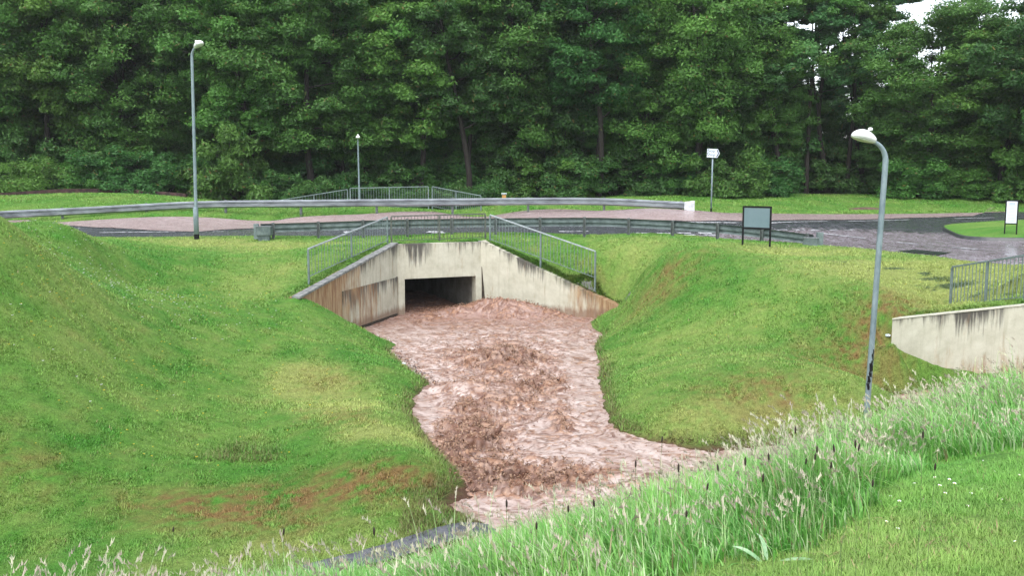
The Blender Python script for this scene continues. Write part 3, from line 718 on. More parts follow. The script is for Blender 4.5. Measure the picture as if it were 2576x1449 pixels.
def uvbox(name, c0, dvec, L, nrm, depth, z0, z1, ztop, parent, u0=0.0, rust=0.0, mat_=M_CONC):
    """box from c0 along dvec for L, thickness depth behind, z0..z1 (UV v measured from ztop)"""
    V = []; UV = []; C = []
    n = max(1, int(L / .25))
    for i in range(n + 1):
        p = c0 + dvec * (L * i / n)
        for q_, z in ((p, z1), (p, z0), (p - nrm * depth, z0), (p - nrm * depth, z1)):
            V.append((q_.x, q_.y, z)); UV.append((u0 + L * i / n, ztop - z)); C.append(rust)
    Fc = [(4 * i + r, 4 * i + (r + 1) % 4, 4 * i + 4 + (r + 1) % 4, 4 * i + 4 + r) for i in range(n) for r in range(4)]
    Fc += [(3, 2, 1, 0), tuple(4 * n + k for k in range(4))]
    return mesh_uv(name, V, Fc, UV, C, mat_, parent)
und = empty('underpass', (0, 0, 0))
tag(und, 'cream concrete pedestrian underpass mouth with splayed wing walls pouring out brown flood water', 'underpass')
dP = Vector((PR.x - PL.x, PR.y - PL.y, 0)); LP = dP.length; dP.normalize(); nP = Vector((dP.y, -dP.x, 0))
zt = PL.z; zo = W(1018, 703, 31.5).z; BOT = -5.6
def on_portal(px):   # distance along the headwall for a bearing
    k = (px - CX) / F; k = k / cp * 1.0
    lo_, hi_2 = 0, LP
    for _ in range(40):
        m_ = (lo_ + hi_2) / 2; p = PL + dP * m_; r = (p.x / ((p.y) * cp - zt * sp_))
        if r < (px - CX) / F: lo_ = m_
        else: hi_2 = m_
    return (lo_ + hi_2) / 2
def along_portal(px, z):
    lo_, hi_2 = 0, LP
    for _ in range(40):
        m_ = (lo_ + hi_2) / 2; p = PL + dP * m_; dep = p.y * cp - z * sp_
        if CX + F * p.x / dep < px: lo_ = m_
        else: hi_2 = m_
    return (lo_ + hi_2) / 2
s0 = along_portal(1018, -3.6); s1 = along_portal(1197, -3.6)
# headwall in one mesh: lintel + two jambs
hw = MB(); 
def headwall():
    V = []; UV = []; C = []; Fc = []
    xs = sorted(set(list(np.linspace(0, s0, 3)) + list(np.linspace(s0, s1, 16)) + list(np.linspace(s1, LP, 3))))
    zs = list(np.linspace(zt, zo, 8)) + list(np.linspace(zo, BOT, 12))[1:]
    ids = {}
    def vid(i, j, b):
        if (i, j, b) not in ids:
            p = Vector((PL.x, PL.y, 0)) + dP * xs[i] - nP * (TH if b else 0); ids[(i, j, b)] = len(V)
            V.append((p.x, p.y, zs[j])); UV.append((xs[i] + 20, zt - zs[j])); C.append(.0)
        return ids[(i, j, b)]
    solid = lambda i, j: 0 <= i < len(xs) - 1 and 0 <= j < len(zs) - 1 and not (xs[i] >= s0 - 1e-4 and xs[i + 1] <= s1 + 1e-4 and zs[j] <= zo + 1e-4)
    for i in range(len(xs) - 1):
        for j in range(len(zs) - 1):
            if not solid(i, j): continue
            for b in (0, 1): Fc.append((vid(i, j, b), vid(i + 1, j, b), vid(i + 1, j + 1, b), vid(i, j + 1, b)))
            for (a, b_, ni, nj) in (((i, j), (i + 1, j), i, j - 1), ((i, j + 1), (i + 1, j + 1), i, j + 1), ((i, j), (i, j + 1), i - 1, j), ((i + 1, j), (i + 1, j + 1), i + 1, j)):
                if not solid(ni, nj): Fc.append((vid(*a, 0), vid(*b_, 0), vid(*b_, 1), vid(*a, 1)))
    return mesh_uv('headwall', V, Fc, UV, C, M_CONC, und)
headwall()
M_JOINT_AND_SHADE = simple('dark_joint_and_shade', (.02, .015, .01), (.06, .045, .03), 8, .9)
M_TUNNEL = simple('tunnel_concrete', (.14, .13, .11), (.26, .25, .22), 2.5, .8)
# tunnel lining (walls + roof) running back under the road
TV = []; 
for s_ in (s0, s1):
    for dd in (TH + .001, 12.5):
        for z in (zo, BOT):
            p = Vector((PL.x, PL.y, 0)) + dP * s_ - nP * dd; TV.append((p.x, p.y, z))
def slab(name, a, b, th_, axis_v):
    pass
tn = MB()
def qd(c0, c1, th_):
    d = (c1 - c0).normalized(); s = Vector((-d.y, d.x, 0)) * th_ / 2; m = (c0 + c1) / 2
    tn.add([Vector((p.x, p.y, z)) for z in (BOT, zo + .2) for p in (c0 - s, c0 + s, c1 + s, c1 - s)], [(0, 1, 2, 3), (4, 5, 6, 7), (0, 1, 5, 4), (1, 2, 6, 5), (2, 3, 7, 6), (3, 0, 4, 7)])
b0 = Vector((PL.x, PL.y, 0)) - nP * (TH + .002); 
e0 = b0 - nP * 12.0
qd(b0 + dP * (s0 - .1), e0 + dP * (s0 - .1), .2); qd(b0 + dP * (s1 + .1), e0 + dP * (s1 + .1), .2); qd(e0 + dP * (s0 - .2), e0 + dP * (s1 + .2), .2)  # last slab is an added unseen end wall that keeps the tunnel dark
c_ = [b0 + dP * (s0 - .2), b0 + dP * (s1 + .2), e0 + dP * (s1 + .2), e0 + dP * (s0 - .2)]
tn.add([Vector((p.x, p.y, z)) for z in (zo + .003, zo + .2) for p in c_], [(0, 1, 2, 3), (4, 5, 6, 7), (0, 1, 5, 4), (1, 2, 6, 5), (2, 3, 7, 6), (3, 0, 4, 7)])
tn.build('tunnel_lining', M_TUNNEL, und)
# wings
lw_rust = lambda t, v: float(np.clip((t - .36) * 1.7, 0, 1) * (1.05 - .2 * v))
wl_ = wall_mesh('wing_wall', PL - Vector((0, 0, 0)), LE, BOT, None, rust=lw_rust, off=0)
# left wing: its front must face the channel -> rebuild with reversed direction when needed
bpy.data.objects.remove(wl_)
lw = wall_mesh('wing_wall', LE, Vector((PL.x, PL.y, PL.z)), BOT, und, rust=lambda t, v: float(np.clip((.70 - t) * 1.8, 0, 1)))
rw_end = RE + (RE - PR).normalized() * .6
rw = wall_mesh('wing_wall', Vector((PR.x, PR.y, PR.z)), rw_end, BOT, und, rust=lambda t, v: float(np.clip((t - .52) * 2.4, 0, 1.0)))
# coping strips, dark wet stone along the sloping tops
def coping(A, B, side_out=.05, th_=.07, mat_=M_KERB, lift=.004):
    d = Vector((B.x - A.x, B.y - A.y, 0)).normalized(); n_ = Vector((d.y, -d.x, 0))
    prof = [(side_out, lift), (side_out, th_), (-TH * .55, th_), (-TH * .55, lift)]
    MB().sweep([(A, n_), (B, n_)], prof).build('coping', mat_, und, bevel=.008)
M_COPE = simple('mossy_grey_coping', (.10, .105, .10), (.28, .28, .27), 7, .7)
coping(LE - (PL - LE).normalized() * .1, PL, mat_=M_COPE)
# raised lower panel on the left wing with its joint shadow gap, vertical joints
dL = Vector((PL.x - LE.x, PL.y - LE.y, 0)); LL = dL.length; dL.normalize(); nL = Vector((dL.y, -dL.x, 0))
def left_s(px, z):
    lo_, hi_2 = 0, LL
    for _ in range(40):
        m_ = (lo_ + hi_2) / 2; p = LE + dL * m_; dep = p.y * cp - z * sp_
        if CX + F * p.x / dep < px: lo_ = m_
        else: hi_2 = m_
    return (lo_ + hi_2) / 2
zj = W(1001, 697, 31.5).z
sp0 = left_s(860, zj); sp1 = left_s(1000, -4.2); spm = left_s(949, -4.0)
E0 = Vector((LE.x, LE.y, 0))
uvbox('wall_panel', E0 + dL * sp0 + nL * .035, dL, spm - sp0 - .012, nL, .03, WL - .02, zj, zj - .35, und, 3.3, .35)
uvbox('wall_panel', E0 + dL * (spm + .012) + nL * .035, dL, sp1 - spm - .012, nL, .03, WL - .02, zj, zj - .1, und, 7.7, .1)
for s_, w_, z1 in ((spm - .012, .03, zj), (LL - .09, .10, zj + .02)):
    uvbox('joint', E0 + dL * s_ + nL * .006, dL, w_, nL, .004, WL - .1, z1, 0, und, mat_=M_JOINT_AND_SHADE)
uvbox('base_shade_strip', E0 + dL * (left_s(905, -4.6)) + nL * .045, dL, LL - left_s(905, -4.6) - .1, nL, .008, WL - .3, WL + .10, 0, und, mat_=M_JOINT_AND_SHADE)  # proud dark strip, paints the shade of an undercut along the wall foot
dR = Vector((RE.x - PR.x, RE.y - PR.y, 0)).normalized(); nR = Vector((dR.y, -dR.x, 0))
jb = MB(); p0 = Vector((PR.x, PR.y, 0)) + nR * .006 + dR * .02
jb.add([p0 + Vector((0, 0, PR.z - .9)), p0 + dR * .02 + Vector((0, 0, PR.z - .9)), p0 + dR * .14 + Vector((0, 0, WL + .3)), p0 + Vector((0, 0, WL + .3)),
        p0 - nR * .004 + Vector((0, 0, PR.z - .9)), p0 - nR * .004 + dR * .02 + Vector((0, 0, PR.z - .9)), p0 - nR * .004 + dR * .14 + Vector((0, 0, WL + .3)), p0 - nR * .004 + Vector((0, 0, WL + .3))],
       [(0, 1, 2, 3), (4, 5, 6, 7), (0, 1, 5, 4), (1, 2, 6, 5), (2, 3, 7, 6), (3, 0, 4, 7)])
jb.build('joint', M_JOINT_AND_SHADE, und)
# second retaining wall, right
rt = empty('retaining_wall', (0, 0, 0)); tag(rt, 'pale concrete retaining wall rising out of the long grass behind the curved lamp post', 'wall')
wall_mesh('wall', W2A, W2C, BOT, rt, rust=lambda t, v: float(np.clip((v - .75) * .5, 0, .42)))
d2 = Vector((W2C.x - W2A.x, W2C.y - W2A.y, 0)).normalized(); n2 = Vector((d2.y, -d2.x, 0))
MB().sweep([(W2A, n2), (W2C, n2)], [(.02, .003), (.02, .035), (-TH, .035), (-TH, .003)]).build('coping', simple('pale_coping', (.42, .41, .33), (.60, .58, .48), 6, .7), rt, bevel=.006)

# ================================================================== RAILINGS
def tops(p, h): return p + Vector((0, 0, h))
def railing(A, B, h, nposts, label, group, nb, top_mat=M_HAND, bar_mat=M_RAIL, hA=None, skip_lower=False, rad=.009):
    """A, B ground points; straight raking rail, vertical balusters"""
    r_ = empty('railing', A); tag(r_, label, 'railing', group)
    D = B - A; d = Vector((D.x, D.y, 0)).normalized()
    def M2(m): 
        return m
    b = MB(); n_ = Vector((d.y, -d.x, 0))
    b.sweep([(Vector((0, 0, h)), n_), (D + Vector((0, 0, h)), n_)], [(.024, -.02), (.024, .02), (-.024, .02), (-.024, -.02)]).build('top_rail', top_mat, r_, bevel=.004)
    MB().sweep([(Vector((0, 0, .10)), n_), (D + Vector((0, 0, .10)), n_)], [(.016, -.008), (.016, .008), (-.016, .008), (-.016, -.008)]).build('bottom_rail', bar_mat, r_)
    pm = None
    for i in range(nposts):
        q_ = D * i / (nposts - 1)
        if pm is None:
            pm = MB().box((0, 0, (h - .021 - .35) / 2), (.05, .05, h - .021 + .35)).build('post', bar_mat, r_, bevel=.004); o = pm
        else:
            o = pm.copy(); COL.objects.link(o); o.parent = r_
        o.location = q_; o.rotation_euler.z = math.atan2(d.y, d.x)
    bm_ = None
    for i in range(1, nb):
        t = i / nb
        if min(abs(t - k / (nposts - 1)) for k in range(nposts)) < .35 / nb: continue
        if bm_ is None:
            bm_ = MB().tube([(0, 0, .108), (0, 0, h - .02)], rad, 6).build('baluster', bar_mat, r_); o = bm_
        else:
            o = bm_.copy(); COL.objects.link(o); o.parent = r_
        o.location = D * t
    return r_
def gp(px, py, Y_): return W(px, py, Y_)
g1 = 'grey railings round the underpass mouth'
A = gp(777, 705, 26.6); B = gp(975, 612, 32.0)
railing(A, B, .88, 3, 'grey railing sloping down beside the left wing wall of the underpass', g1, 28)
A = gp(985, 613, 32.4); B = gp(1221, 604, 33.7)
railing(A, B, .93, 3, 'dark level railing straight above the underpass opening', g1, 29, M_DARKRAIL, M_DARKRAIL)
A = gp(1233, 609, 33.2); B = gp(1497, 706, 30.6)
railing(A, B, .95, 3, 'grey railing sloping down beside the right wing wall of the underpass', g1, 32)
A = gp(2390, 777, 22.4); B = gp(2576, 759, 20.2); B2 = B + (B - A) * .5
railing(A, B2, 1.0, 4, 'grey railing on the ground above the pale retaining wall at the right edge', 'railing above the retaining wall', 30, M_RAIL)
g2 = 'railings round the far underpass mouth beyond the road'
h2 = 1.02
A = W(705, 540, 44.4); B = W(875, 531, 45.0); A.z -= .35
railing(A, B, h2, 3, 'far railing rising to the right behind the long guard rail, left of the far lamp', g2, 24, M_RAIL)
A = W(882, 528, 45.0); B = W(1078, 524, 45.0)
railing(A, B, h2, 3, 'far level railing standing beyond the road in front of the far lamp', g2, 30, M_RAIL)
A = W(1088, 524, 45.0); B = W(1210, 549, 43.4)
railing(A, B, h2, 3, 'far railing falling to the right, next to the timber post', g2, 24, M_RAIL)

# ================================================================== GUARD RAILS
def wprof(t=.004, s=1.0):
    pr = [(0, 0), (.02, .02), (.075, .055), (.075, .085), (.02, .125), (.02, .185), (.075, .225), (.075, .255), (.02, .29), (0, .31)]
    pr = [(a * s, b - .31) for a, b in pr]
    return pr + [(a - t * 2.5, b) for a, b in pr[::-1]]
def guard(path, face, label, post_idx_spacing, post_front, mat_b, mat_p, h=.66, first=0.0, endcap=()):
    g = empty('guard_rail', path[0]); tag(g, label, 'guard rail', 'steel guard rails along the road'); o0 = path[0]
    # densify
    pts = []; n = len(path)
    for i in range(n - 1):
        p0, p1, p2, p3 = path[max(i - 1, 0)], path[i], path[i + 1], path[min(i + 2, n - 1)]
        for j in range(8):
            t = j / 8; pts.append(.5 * ((2 * p1) + (p2 - p0) * t + (2 * p0 - 5 * p1 + 4 * p2 - p3) * t * t + (3 * p1 - p0 - 3 * p2 + p3) * t ** 3))
    pts.append(path[-1])
    sw = []
    for i, p in enumerate(pts):
        d = pts[min(i + 1, len(pts) - 1)] - pts[max(i - 1, 0)]; d.z = 0; d.normalize(); s = Vector((d.y, -d.x, 0)) * face
        sw.append((p - o0, s))
    MB().sweep(sw, wprof()).build('beam', mat_b, g)
    # posts
    cum = [0]
    for i in range(1, len(pts)): cum.append(cum[-1] + (pts[i] - pts[i - 1]).length)
    s = first; pm = None
    while s < cum[-1]:
        k = max(i for i in range(len(cum)) if cum[i] <= s); k = min(k, len(pts) - 2); f = (s - cum[k]) / (cum[k + 1] - cum[k]); p = pts[k].lerp(pts[k + 1], f)
        d = (pts[k + 1] - pts[k]); d.z = 0; d.normalize(); sv = Vector((d.y, -d.x, 0)) * face
        q_ = p - sv * .07
        if pm is None:
            b = MB()
            b.add([(x, y, z) for z in (-h - .4, .03) for x, y in ((-.05, -.045), (.05, -.045), (.05, .035), (.038, .035), (.038, -.033), (-.038, -.033), (-.038, .035), (-.05, .035))],
                  [(0, 1, 4, 5), (1, 2, 3, 4), (5, 6, 7, 0), (8, 13, 12, 9), (9, 12, 11, 10), (13, 8, 15, 14)] + [(k_, (k_ + 1) % 8, 8 + (k_ + 1) % 8, 8 + k_) for k_ in range(8)])
            pm = b.build('post', mat_p, g); o = pm
        else:
            o = pm.copy(); COL.objects.link(o); o.parent = g
        o.location = q_ - o0; o.rotation_euler.z = math.atan2(sv.y, sv.x) - PI / 2 + PI
        s += post_idx_spacing
    return g, o0
def gz_at(p, h):
    q_ = Vector(p); return q_
# near rail: top-line bearings and distances
near = [W(655, 563, 34.6), W(800, 559, 34.9), W(1000, 552.5, 35.0), W(1250, 549, 35.0), W(1480, 547.5, 34.9), W(1600, 551, 34.6), W(1706, 556.5, 34.0), W(1820, 565, 33.3), W(1935, 577, 32.3), W(2045, 590.5, 31.3)]
g, o0 = guard(near, -1, 'weathered green steel guard rail seen from behind, on the near side of the road', 1.62, True, M_GALVOLD, M_POSTOLD, first=.45)
def terminal(parent, o0, p, dirv, mat_top, mat_body, w=.5):
    d = Vector(dirv); d.z = 0; d.normalize(); M = Matrix.Rotation(math.atan2(d.y, d.x), 3, 'Z')
    b = MB(); b.box(p - o0 + Vector((0, 0, -.22)), (w, .03, .30), M); b.box(p - o0 + M @ Vector((-w / 2 - .01, .16, -.22)), (.025, .30, .30), M); b.box(p - o0 + M @ Vector((w / 2 + .01, .16, -.22)), (.025, .30, .30), M)
    b.build('terminal_box', mat_body, parent, bevel=.008)
    MB().box(p - o0 + M @ Vector((0, .14, -.055)), (w + .05, .34, .02), M).build('terminal_plate', mat_top, parent, bevel=.004)
    MB().box(p - o0 + M @ Vector((0, .14, -.50)), (w * .8, .22, .30), M).build('terminal_foot', mat_body, parent, bevel=.008)
e = W(662, 566, 34.15); terminal(g, o0, e, (1, .02, 0), M_GALV, M_GALVOLD)
MB().box(W(645, 582, 34.3) - o0, (.17, .14, .55)).build('end_post', M_RAIL, g, bevel=.01)
e = W(2040, 594, 30.9); terminal(g, o0, e, (1, -.35, 0), M_GALV, M_GALVOLD, .44)
MB().box(W(2062, 604, 31.1) - o0, (.20, .14, .52)).build('end_post', M_RAIL, g, bevel=.01)
# far rail
fr = [W(-420, 566, 35.5), W(-200, 548, 37.0), W(0, 531, 38.5), W(150, 524, 39.4), W(300, 516, 40.2), W(500, 506, 41.0), W(720, 503, 41.0), W(910, 501, 41.0), W(1106, 499.5, 41.0), W(1292, 497.5, 41.0), W(1450, 497, 41.0), W(1550, 499, 40.9), W(1650, 504, 40.5), W(1735, 508, 40.0)]
g, o0 = guard(fr, 1, 'long shiny galvanised guard rail on the grass beyond the road', 3.25, False, M_GALV, M_POSTOLD, first=1.3, h=.62)
b = MB(); c = W(1738, 518, 39.95) - o0
b.add([c + Vector(v) for v in ((-.28, -.06, .17), (.14, -.10, .22), (.14, -.10, -.22), (-.28, -.06, -.16), (-.28, .0, .17), (.14, .16, .22), (.14, .16, -.22), (-.28, .0, -.16))], [(0, 1, 2, 3), (4, 5, 6, 7), (0, 1, 5, 4), (1, 2, 6, 5), (2, 3, 7, 6), (3, 0, 4, 7)])
b.build('end_piece', simple('bright_galvanised', (.45, .46, .48), (.66, .68, .70), 6, .4, .2), g, bevel=.01)

# ================================================================== LAMPS
def head_mesh(s=1.0):
    """shell elongated along -x, opening downwards"""
    V = []; Fc = []; nu, nv = 20, 10
    L, Wd, H = .50 * s, .155 * s, .195 * s
    for i in range(nu):
        t = i / (nu - 1); x = -L * t + .03
        w_ = Wd * (math.sin(PI * min(1, (t * .93 + .07))) ** .45) * (.62 + .5 * t if t < .75 else 1.0); hh = H * (math.sin(PI * (t * .9 + .09)) ** .5) * (.8 + .25 * t if t < .7 else .975)
        for j in range(nv):
            a = PI * j / (nv - 1); V.append((x, w_ * math.cos(a), hh * math.sin(a) ** .8))
    for i in range(nu - 1):
        for j in range(nv - 1): Fc.append((i * nv + j, i * nv + j + 1, (i + 1) * nv + j + 1, (i + 1) * nv + j))
    Fc.append(tuple(range(nv))); Fc.append(tuple((nu - 1) * nv + k for k in range(nv))[::-1])
    Fc += [(i * nv, (i + 1) * nv, (i + 1) * nv + nv - 1, i * nv + nv - 1) for i in range(nu - 1)]
    return V, Fc
def lamp(base, Ht, rz, label, lean=0.0, r0=.06, r1=.045, bracket=.35, hs=1.0, tilt=.18, door=None, band=None, patches=()):
    l = empty('lamp_post', base); tag(l, label, 'street lamp')
    ln = lambda z: math.tan(lean) * z
    dx, dy = math.cos(rz), math.sin(rz)
    pts = []; rad = []
    zt_ = Ht - bracket
    for i in range(12):
        z = zt_ * i / 11; pts.append((ln(z), 0, z)); rad.append(r0 + (r1 - r0) * i / 11)
    for i in range(1, 11):
        a = i / 10 * (PI / 2 - tilt); pts.append((ln(zt_) + dx * bracket * .85 * (1 - math.cos(a)), dy * bracket * .85 * (1 - math.cos(a)), zt_ + bracket * math.sin(a) * .95)); rad.append(r1 + (.030 * hs - r1) * i / 14)
    MB().tube(pts, rad, 16).build('pole', M_LAMPPOLE, l, smooth=True)
    tip = Vector(pts[-1])
    V, Fc = head_mesh(hs); R = Matrix.Rotation(rz + PI, 3, 'Z') @ Matrix.Rotation(tilt, 3, 'Y')
    hd = MB().add([R @ Vector(v) for v in V], Fc).build('lamp_head', M_WHITEHEAD, l, smooth=True); hd.location = tip
    lens = [R @ Vector((x * .97 if z <= 0 else x, y * .9, -z * .28 - .004)) for x, y, z in V]
    q_ = MB().add(lens, Fc).build('lens', M_LENS, hd, smooth=True)
    kb = MB().tube([(0, 0, 0), (0, 0, .03), (0, 0, .045), (0, 0, .055)], [.045 * hs, .045 * hs, .04 * hs, .02 * hs], 12).build('photocell', M_WHITEHEAD, hd, smooth=True)
    kb.location = R @ Vector((-.12 * hs, 0, .185 * hs))
    if door: MB().tube([(0, 0, 0), (0, 0, door), (ln(door), 0, door + .05)], [r0 * 1.45, r0 * 1.45, r0 * 1.02], 16).build('base_section', M_LAMPPOLE, l, smooth=True)
    if band: MB().tube([(0, 0, -.1), (0, 0, band)], r0 * (1.5 if door else 1.04), 16).build('black_band', M_BLACK, l)
    for (z, hgt, ang, wd) in patches:
        m_ = MB(); nn = 6; Vp = []
        for i in range(nn + 1):
            for j in range(6):
                zz_ = z + hgt * j / 5; aa = ang + (i / nn - .5) * wd * (1 - .5 * abs(j / 2.5 - 1)) + .25 * math.sin(j * 2.1 + z * 9); rr = (r0 + (r1 - r0) * zz_ / zt_) + .0015
                Vp.append((ln(zz_) + math.cos(aa) * rr, math.sin(aa) * rr, zz_))
        m_.add(Vp, [(i * 6 + j, i * 6 + j + 1, (i + 1) * 6 + j + 1, (i + 1) * 6 + j) for i in range(nn) for j in range(5)]).build('peeled_patch', M_BLACK, l)
    return l
lb = W(2176.5, 1089, 17.0); top = W(2205, 362, 17.0)
lamp(Vector((lb.x, lb.y, float(T(lb.x, lb.y)) - .05)), top.z - float(T(lb.x, lb.y)) + .12, math.radians(188), 'grey swan-neck lamp post with white head rising from the long grass on the right', lean=math.radians(1.7), r0=.052, r1=.050, bracket=.38, hs=.92, tilt=.24,
     patches=((1.02, .30, -PI / 2 + .1, 1.6), (.78, .26, -PI / 2 - .5, 1.3), (1.28, .25, -PI / 2 + .4, .8)))
lb = Wz(495, 603, -2.32); tz = W(483, 118, lb.y).z
lamp(Vector((lb.x, lb.y, -2.34)), tz + 2.34, math.radians(-35), 'tall grey lamp post with black foot on the near verge, left of the picture', lean=math.radians(.7), r0=.062, r1=.05, bracket=.35, hs=.95, tilt=.3, door=1.15, band=.22)
lb = W(906, 560, 46.5); tz = W(905, 345, 46.5).z
lamp(Vector((lb.x, lb.y, float(T(lb.x, lb.y)) - .05)), tz - float(T(lb.x, lb.y)), math.radians(-80), 'small slim lamp post beyond the far railings in front of the trees', lean=math.radians(-.5), r0=.05, r1=.036, bracket=.2, hs=.75, tilt=.1)

# ================================================================== SIGNS
def framed(A, B, pw, ztop, zbot, label, name, face, cat, hpost, writing=None):
    """two black legs + frame + panel, A left foot, B right foot"""
    s_ = empty(name, A); tag(s_, label, cat)
    D = B - A; d = Vector((D.x, D.y, 0)); L = d.length; d.normalize(); rz = math.atan2(d.y, d.x)
    s_.rotation_euler.z = rz; dz = B.z - A.z
    for x, zb in ((0, 0), (L, dz)): MB().box((x, 0, (hpost + zb - .2) / 2), (pw, .03, hpost - zb + .2)).build('leg', M_BLACK, s_, bevel=.004)
    MB().box((L / 2, 0, hpost - pw / 2 + .001), (L - pw - .002, .028, pw)).build('frame_bar', M_BLACK, s_)
    MB().box((L / 2, 0, zbot), (L - pw - .002, .028, pw)).build('frame_bar', M_BLACK, s_)
    p_ = MB().box((L / 2, 0, (hpost - pw + zbot + pw / 2) / 2), (L - pw - .004, .014, hpost - pw * 1.5 - zbot - .004)).build('panel', face, s_)
    return s_, p_, L
A = W(1868.5, 600, 30.3); B = W(1937, 604, 29.7)
A.z -= .02; B.z = A.z
s_, p_, L_ = framed(A, B, .058, 0, .36, 'blank grey back of a black framed notice board on the near verge', 'notice_board', M_SIGNBACK, 'sign', 1.06)
A = Wz(2527, 584, -1.98); B = A + Vector((.30, -.22, -.0))
s_, p_, L_ = framed(A, B, .04, 0, .30, 'small white notice on black legs standing on the grass island at the right edge', 'notice_board', M_WHITE, 'sign', 1.12)
tx = MB()
for i in range(13):
    w_ = L_ * (.62 if i % 3 else .5); z_ = 1.0 - i * .05
    tx.box((L_ / 2, -.0095, z_), (w_, .003, .014 if i else .05))
tx.build('print', M_FAINT, p_)
# arrow sign
sb = W(1789, 519, 44.0); sp_b = float(T(sb.x, sb.y)); sg = empty('direction_sign', (sb.x, sb.y, sp_b)); tag(sg, 'white flag shaped direction sign with black chevron on a slim grey pole beyond the road', 'sign')
zc = W(1793, 385, 44.0).z - sp_b
Hh = .215; lw_ = .5
MB().tube([(0, 0, -.1), (math.tan(math.radians(.4)) * 2, 0, zc + Hh)], .038, 10).build('pole', M_LAMPPOLE, sg, smooth=True)
MB().tube([(0, 0, 0), (0, 0, .22)], .042, 10).build('black_band', M_BLACK, sg)
def flag(x0, x1, hh, tipx, y0, y1, name, m_, parent, rz=0, loc=(0, 0, 0)):
    b = MB().prism([(x0, -hh), (x1, -hh), (tipx, 0), (x1, hh), (x0, hh)], y0, y1); o = b.build(name, m_, parent, bevel=.0); return o
pl = flag(-.26, .24, Hh, .34, -.066, -.05, 'panel', M_BLACK, sg); pl.location = (0, 0, zc); pl.rotation_euler = (0, math.radians(3), math.radians(-8))
fc = flag(-.245, .228, Hh - .02, .318, -.071, -.0665, 'face', M_WHITE, pl)
ch = MB().prism([(.165, -.165), (.215, -.165), (.29, 0), (.215, .165), (.165, .165), (.24, 0)], -.074, -.0712).build('chevron', M_TEXT, pl)
for txt, zz_ in (('Siop', .045), ('Shop', -.125)):
    cu = bpy.data.curves.new('lettering', 'FONT'); cu.body = txt; cu.size = .19; cu.extrude = .002; cu.align_x = 'CENTER'
    to = bpy.data.objects.new('lettering', cu); COL.objects.link(to); bpy.context.view_layer.update()
    me = bpy.data.meshes.new_from_object(to.evaluated_get(bpy.context.evaluated_depsgraph_get())); bpy.data.objects.remove(to)
    me.materials.clear(); me.materials.append(M_TEXT); to = bpy.data.objects.new('lettering', me); COL.objects.link(to); to.parent = pl; to.rotation_euler = (PI / 2, 0, 0); to.location = (-.06, -.0735, zz_)
pl2 = flag(-.2, .2, Hh, .30, .05, .064, 'rear_panel', M_LAMPPOLE, sg); pl2.location = (.14, .02, zc); pl2.rotation_euler = (0, 0, math.radians(35))
# timber marker post
tp = W(1268, 497, 44.5); tzb = float(T(tp.x, tp.y)); to = empty('marker_post', (tp.x, tp.y, tzb)); tag(to, 'short square timber marker post with orange face behind the long guard rail', 'post')
hp = W(1268, 487, 44.5).z - tzb
MB().box((0, 0, hp / 2 - .15), (.20, .16, hp - .03 + .3 - .0)).build('post', M_POSTOLD, to, bevel=.01)
MB().box((0, -.085, hp - .17), (.18, .008, .22)).build('face', M_WOOD, to)
MB().box((0, 0, hp + .006), (.25, .20, .04)).build('cap', M_WHITE, to, bevel=.006)
# low dark wall under the hedge, far left
lwl = empty('low_wall', W(-120, 505, 46)); tag(lwl, 'low dark reddish stone wall at the foot of the trees, far left', 'wall'); o0 = lwl.location
b = MB(); path = [W(-300, 520, 45), W(0, 500, 47), W(150, 489, 49), W(300, 487, 51), W(470, 500, 52)]
b.sweep([(p - Vector(o0), Vector((0, -1, 0))) for p in path], [(.2, -1.0), (.2, .28), (-.2, .28), (-.2, -1.0)]).build('stones', simple('dark_red_stone', (.02, .012, .012), (.10, .05, .045), 4, .9, b_s=.8), lwl)

# ================================================================== TREES
def tubes_np(segs, n=6):
    V = []; Fc = []
    for pts, rad in segs:
        base = len(V); ref = None; pts = [Vector(p) for p in pts]
        for i, p in enumerate(pts):
            d = (pts[min(i + 1, len(pts) - 1)] - pts[max(i - 1, 0)]).normalized()
            if ref is None: ref = d.orthogonal().normalized()
            a = (ref - d * ref.dot(d)).normalized(); ref = a; b = d.cross(a)
            for k in range(n):
                t = 2 * PI * k / n; V.append(tuple(p + (a * math.cos(t) + b * math.sin(t)) * rad[i]))
        for i in range(len(pts) - 1):
            for k in range(n):
                k2 = (k + 1) % n; o = base + i * n; Fc.append((o + k, o + k2, o + n + k2, o + n + k))
    return np.array(V), np.array(Fc)
def bough(rg, p, d, L, r, k=6, up=.12, wob=.18):
    pts = [p]; rad = [r]; d = d.normalized()
    for i in range(k):
        d = (d + Vector(rg.normal(0, wob, 3)) + Vector((0, 0, up))).normalized()
        p = p + d * L / k; pts.append(p); rad.append(max(.008, r * (1 - (i + 1) / k * .85)))
    return pts, rad, d
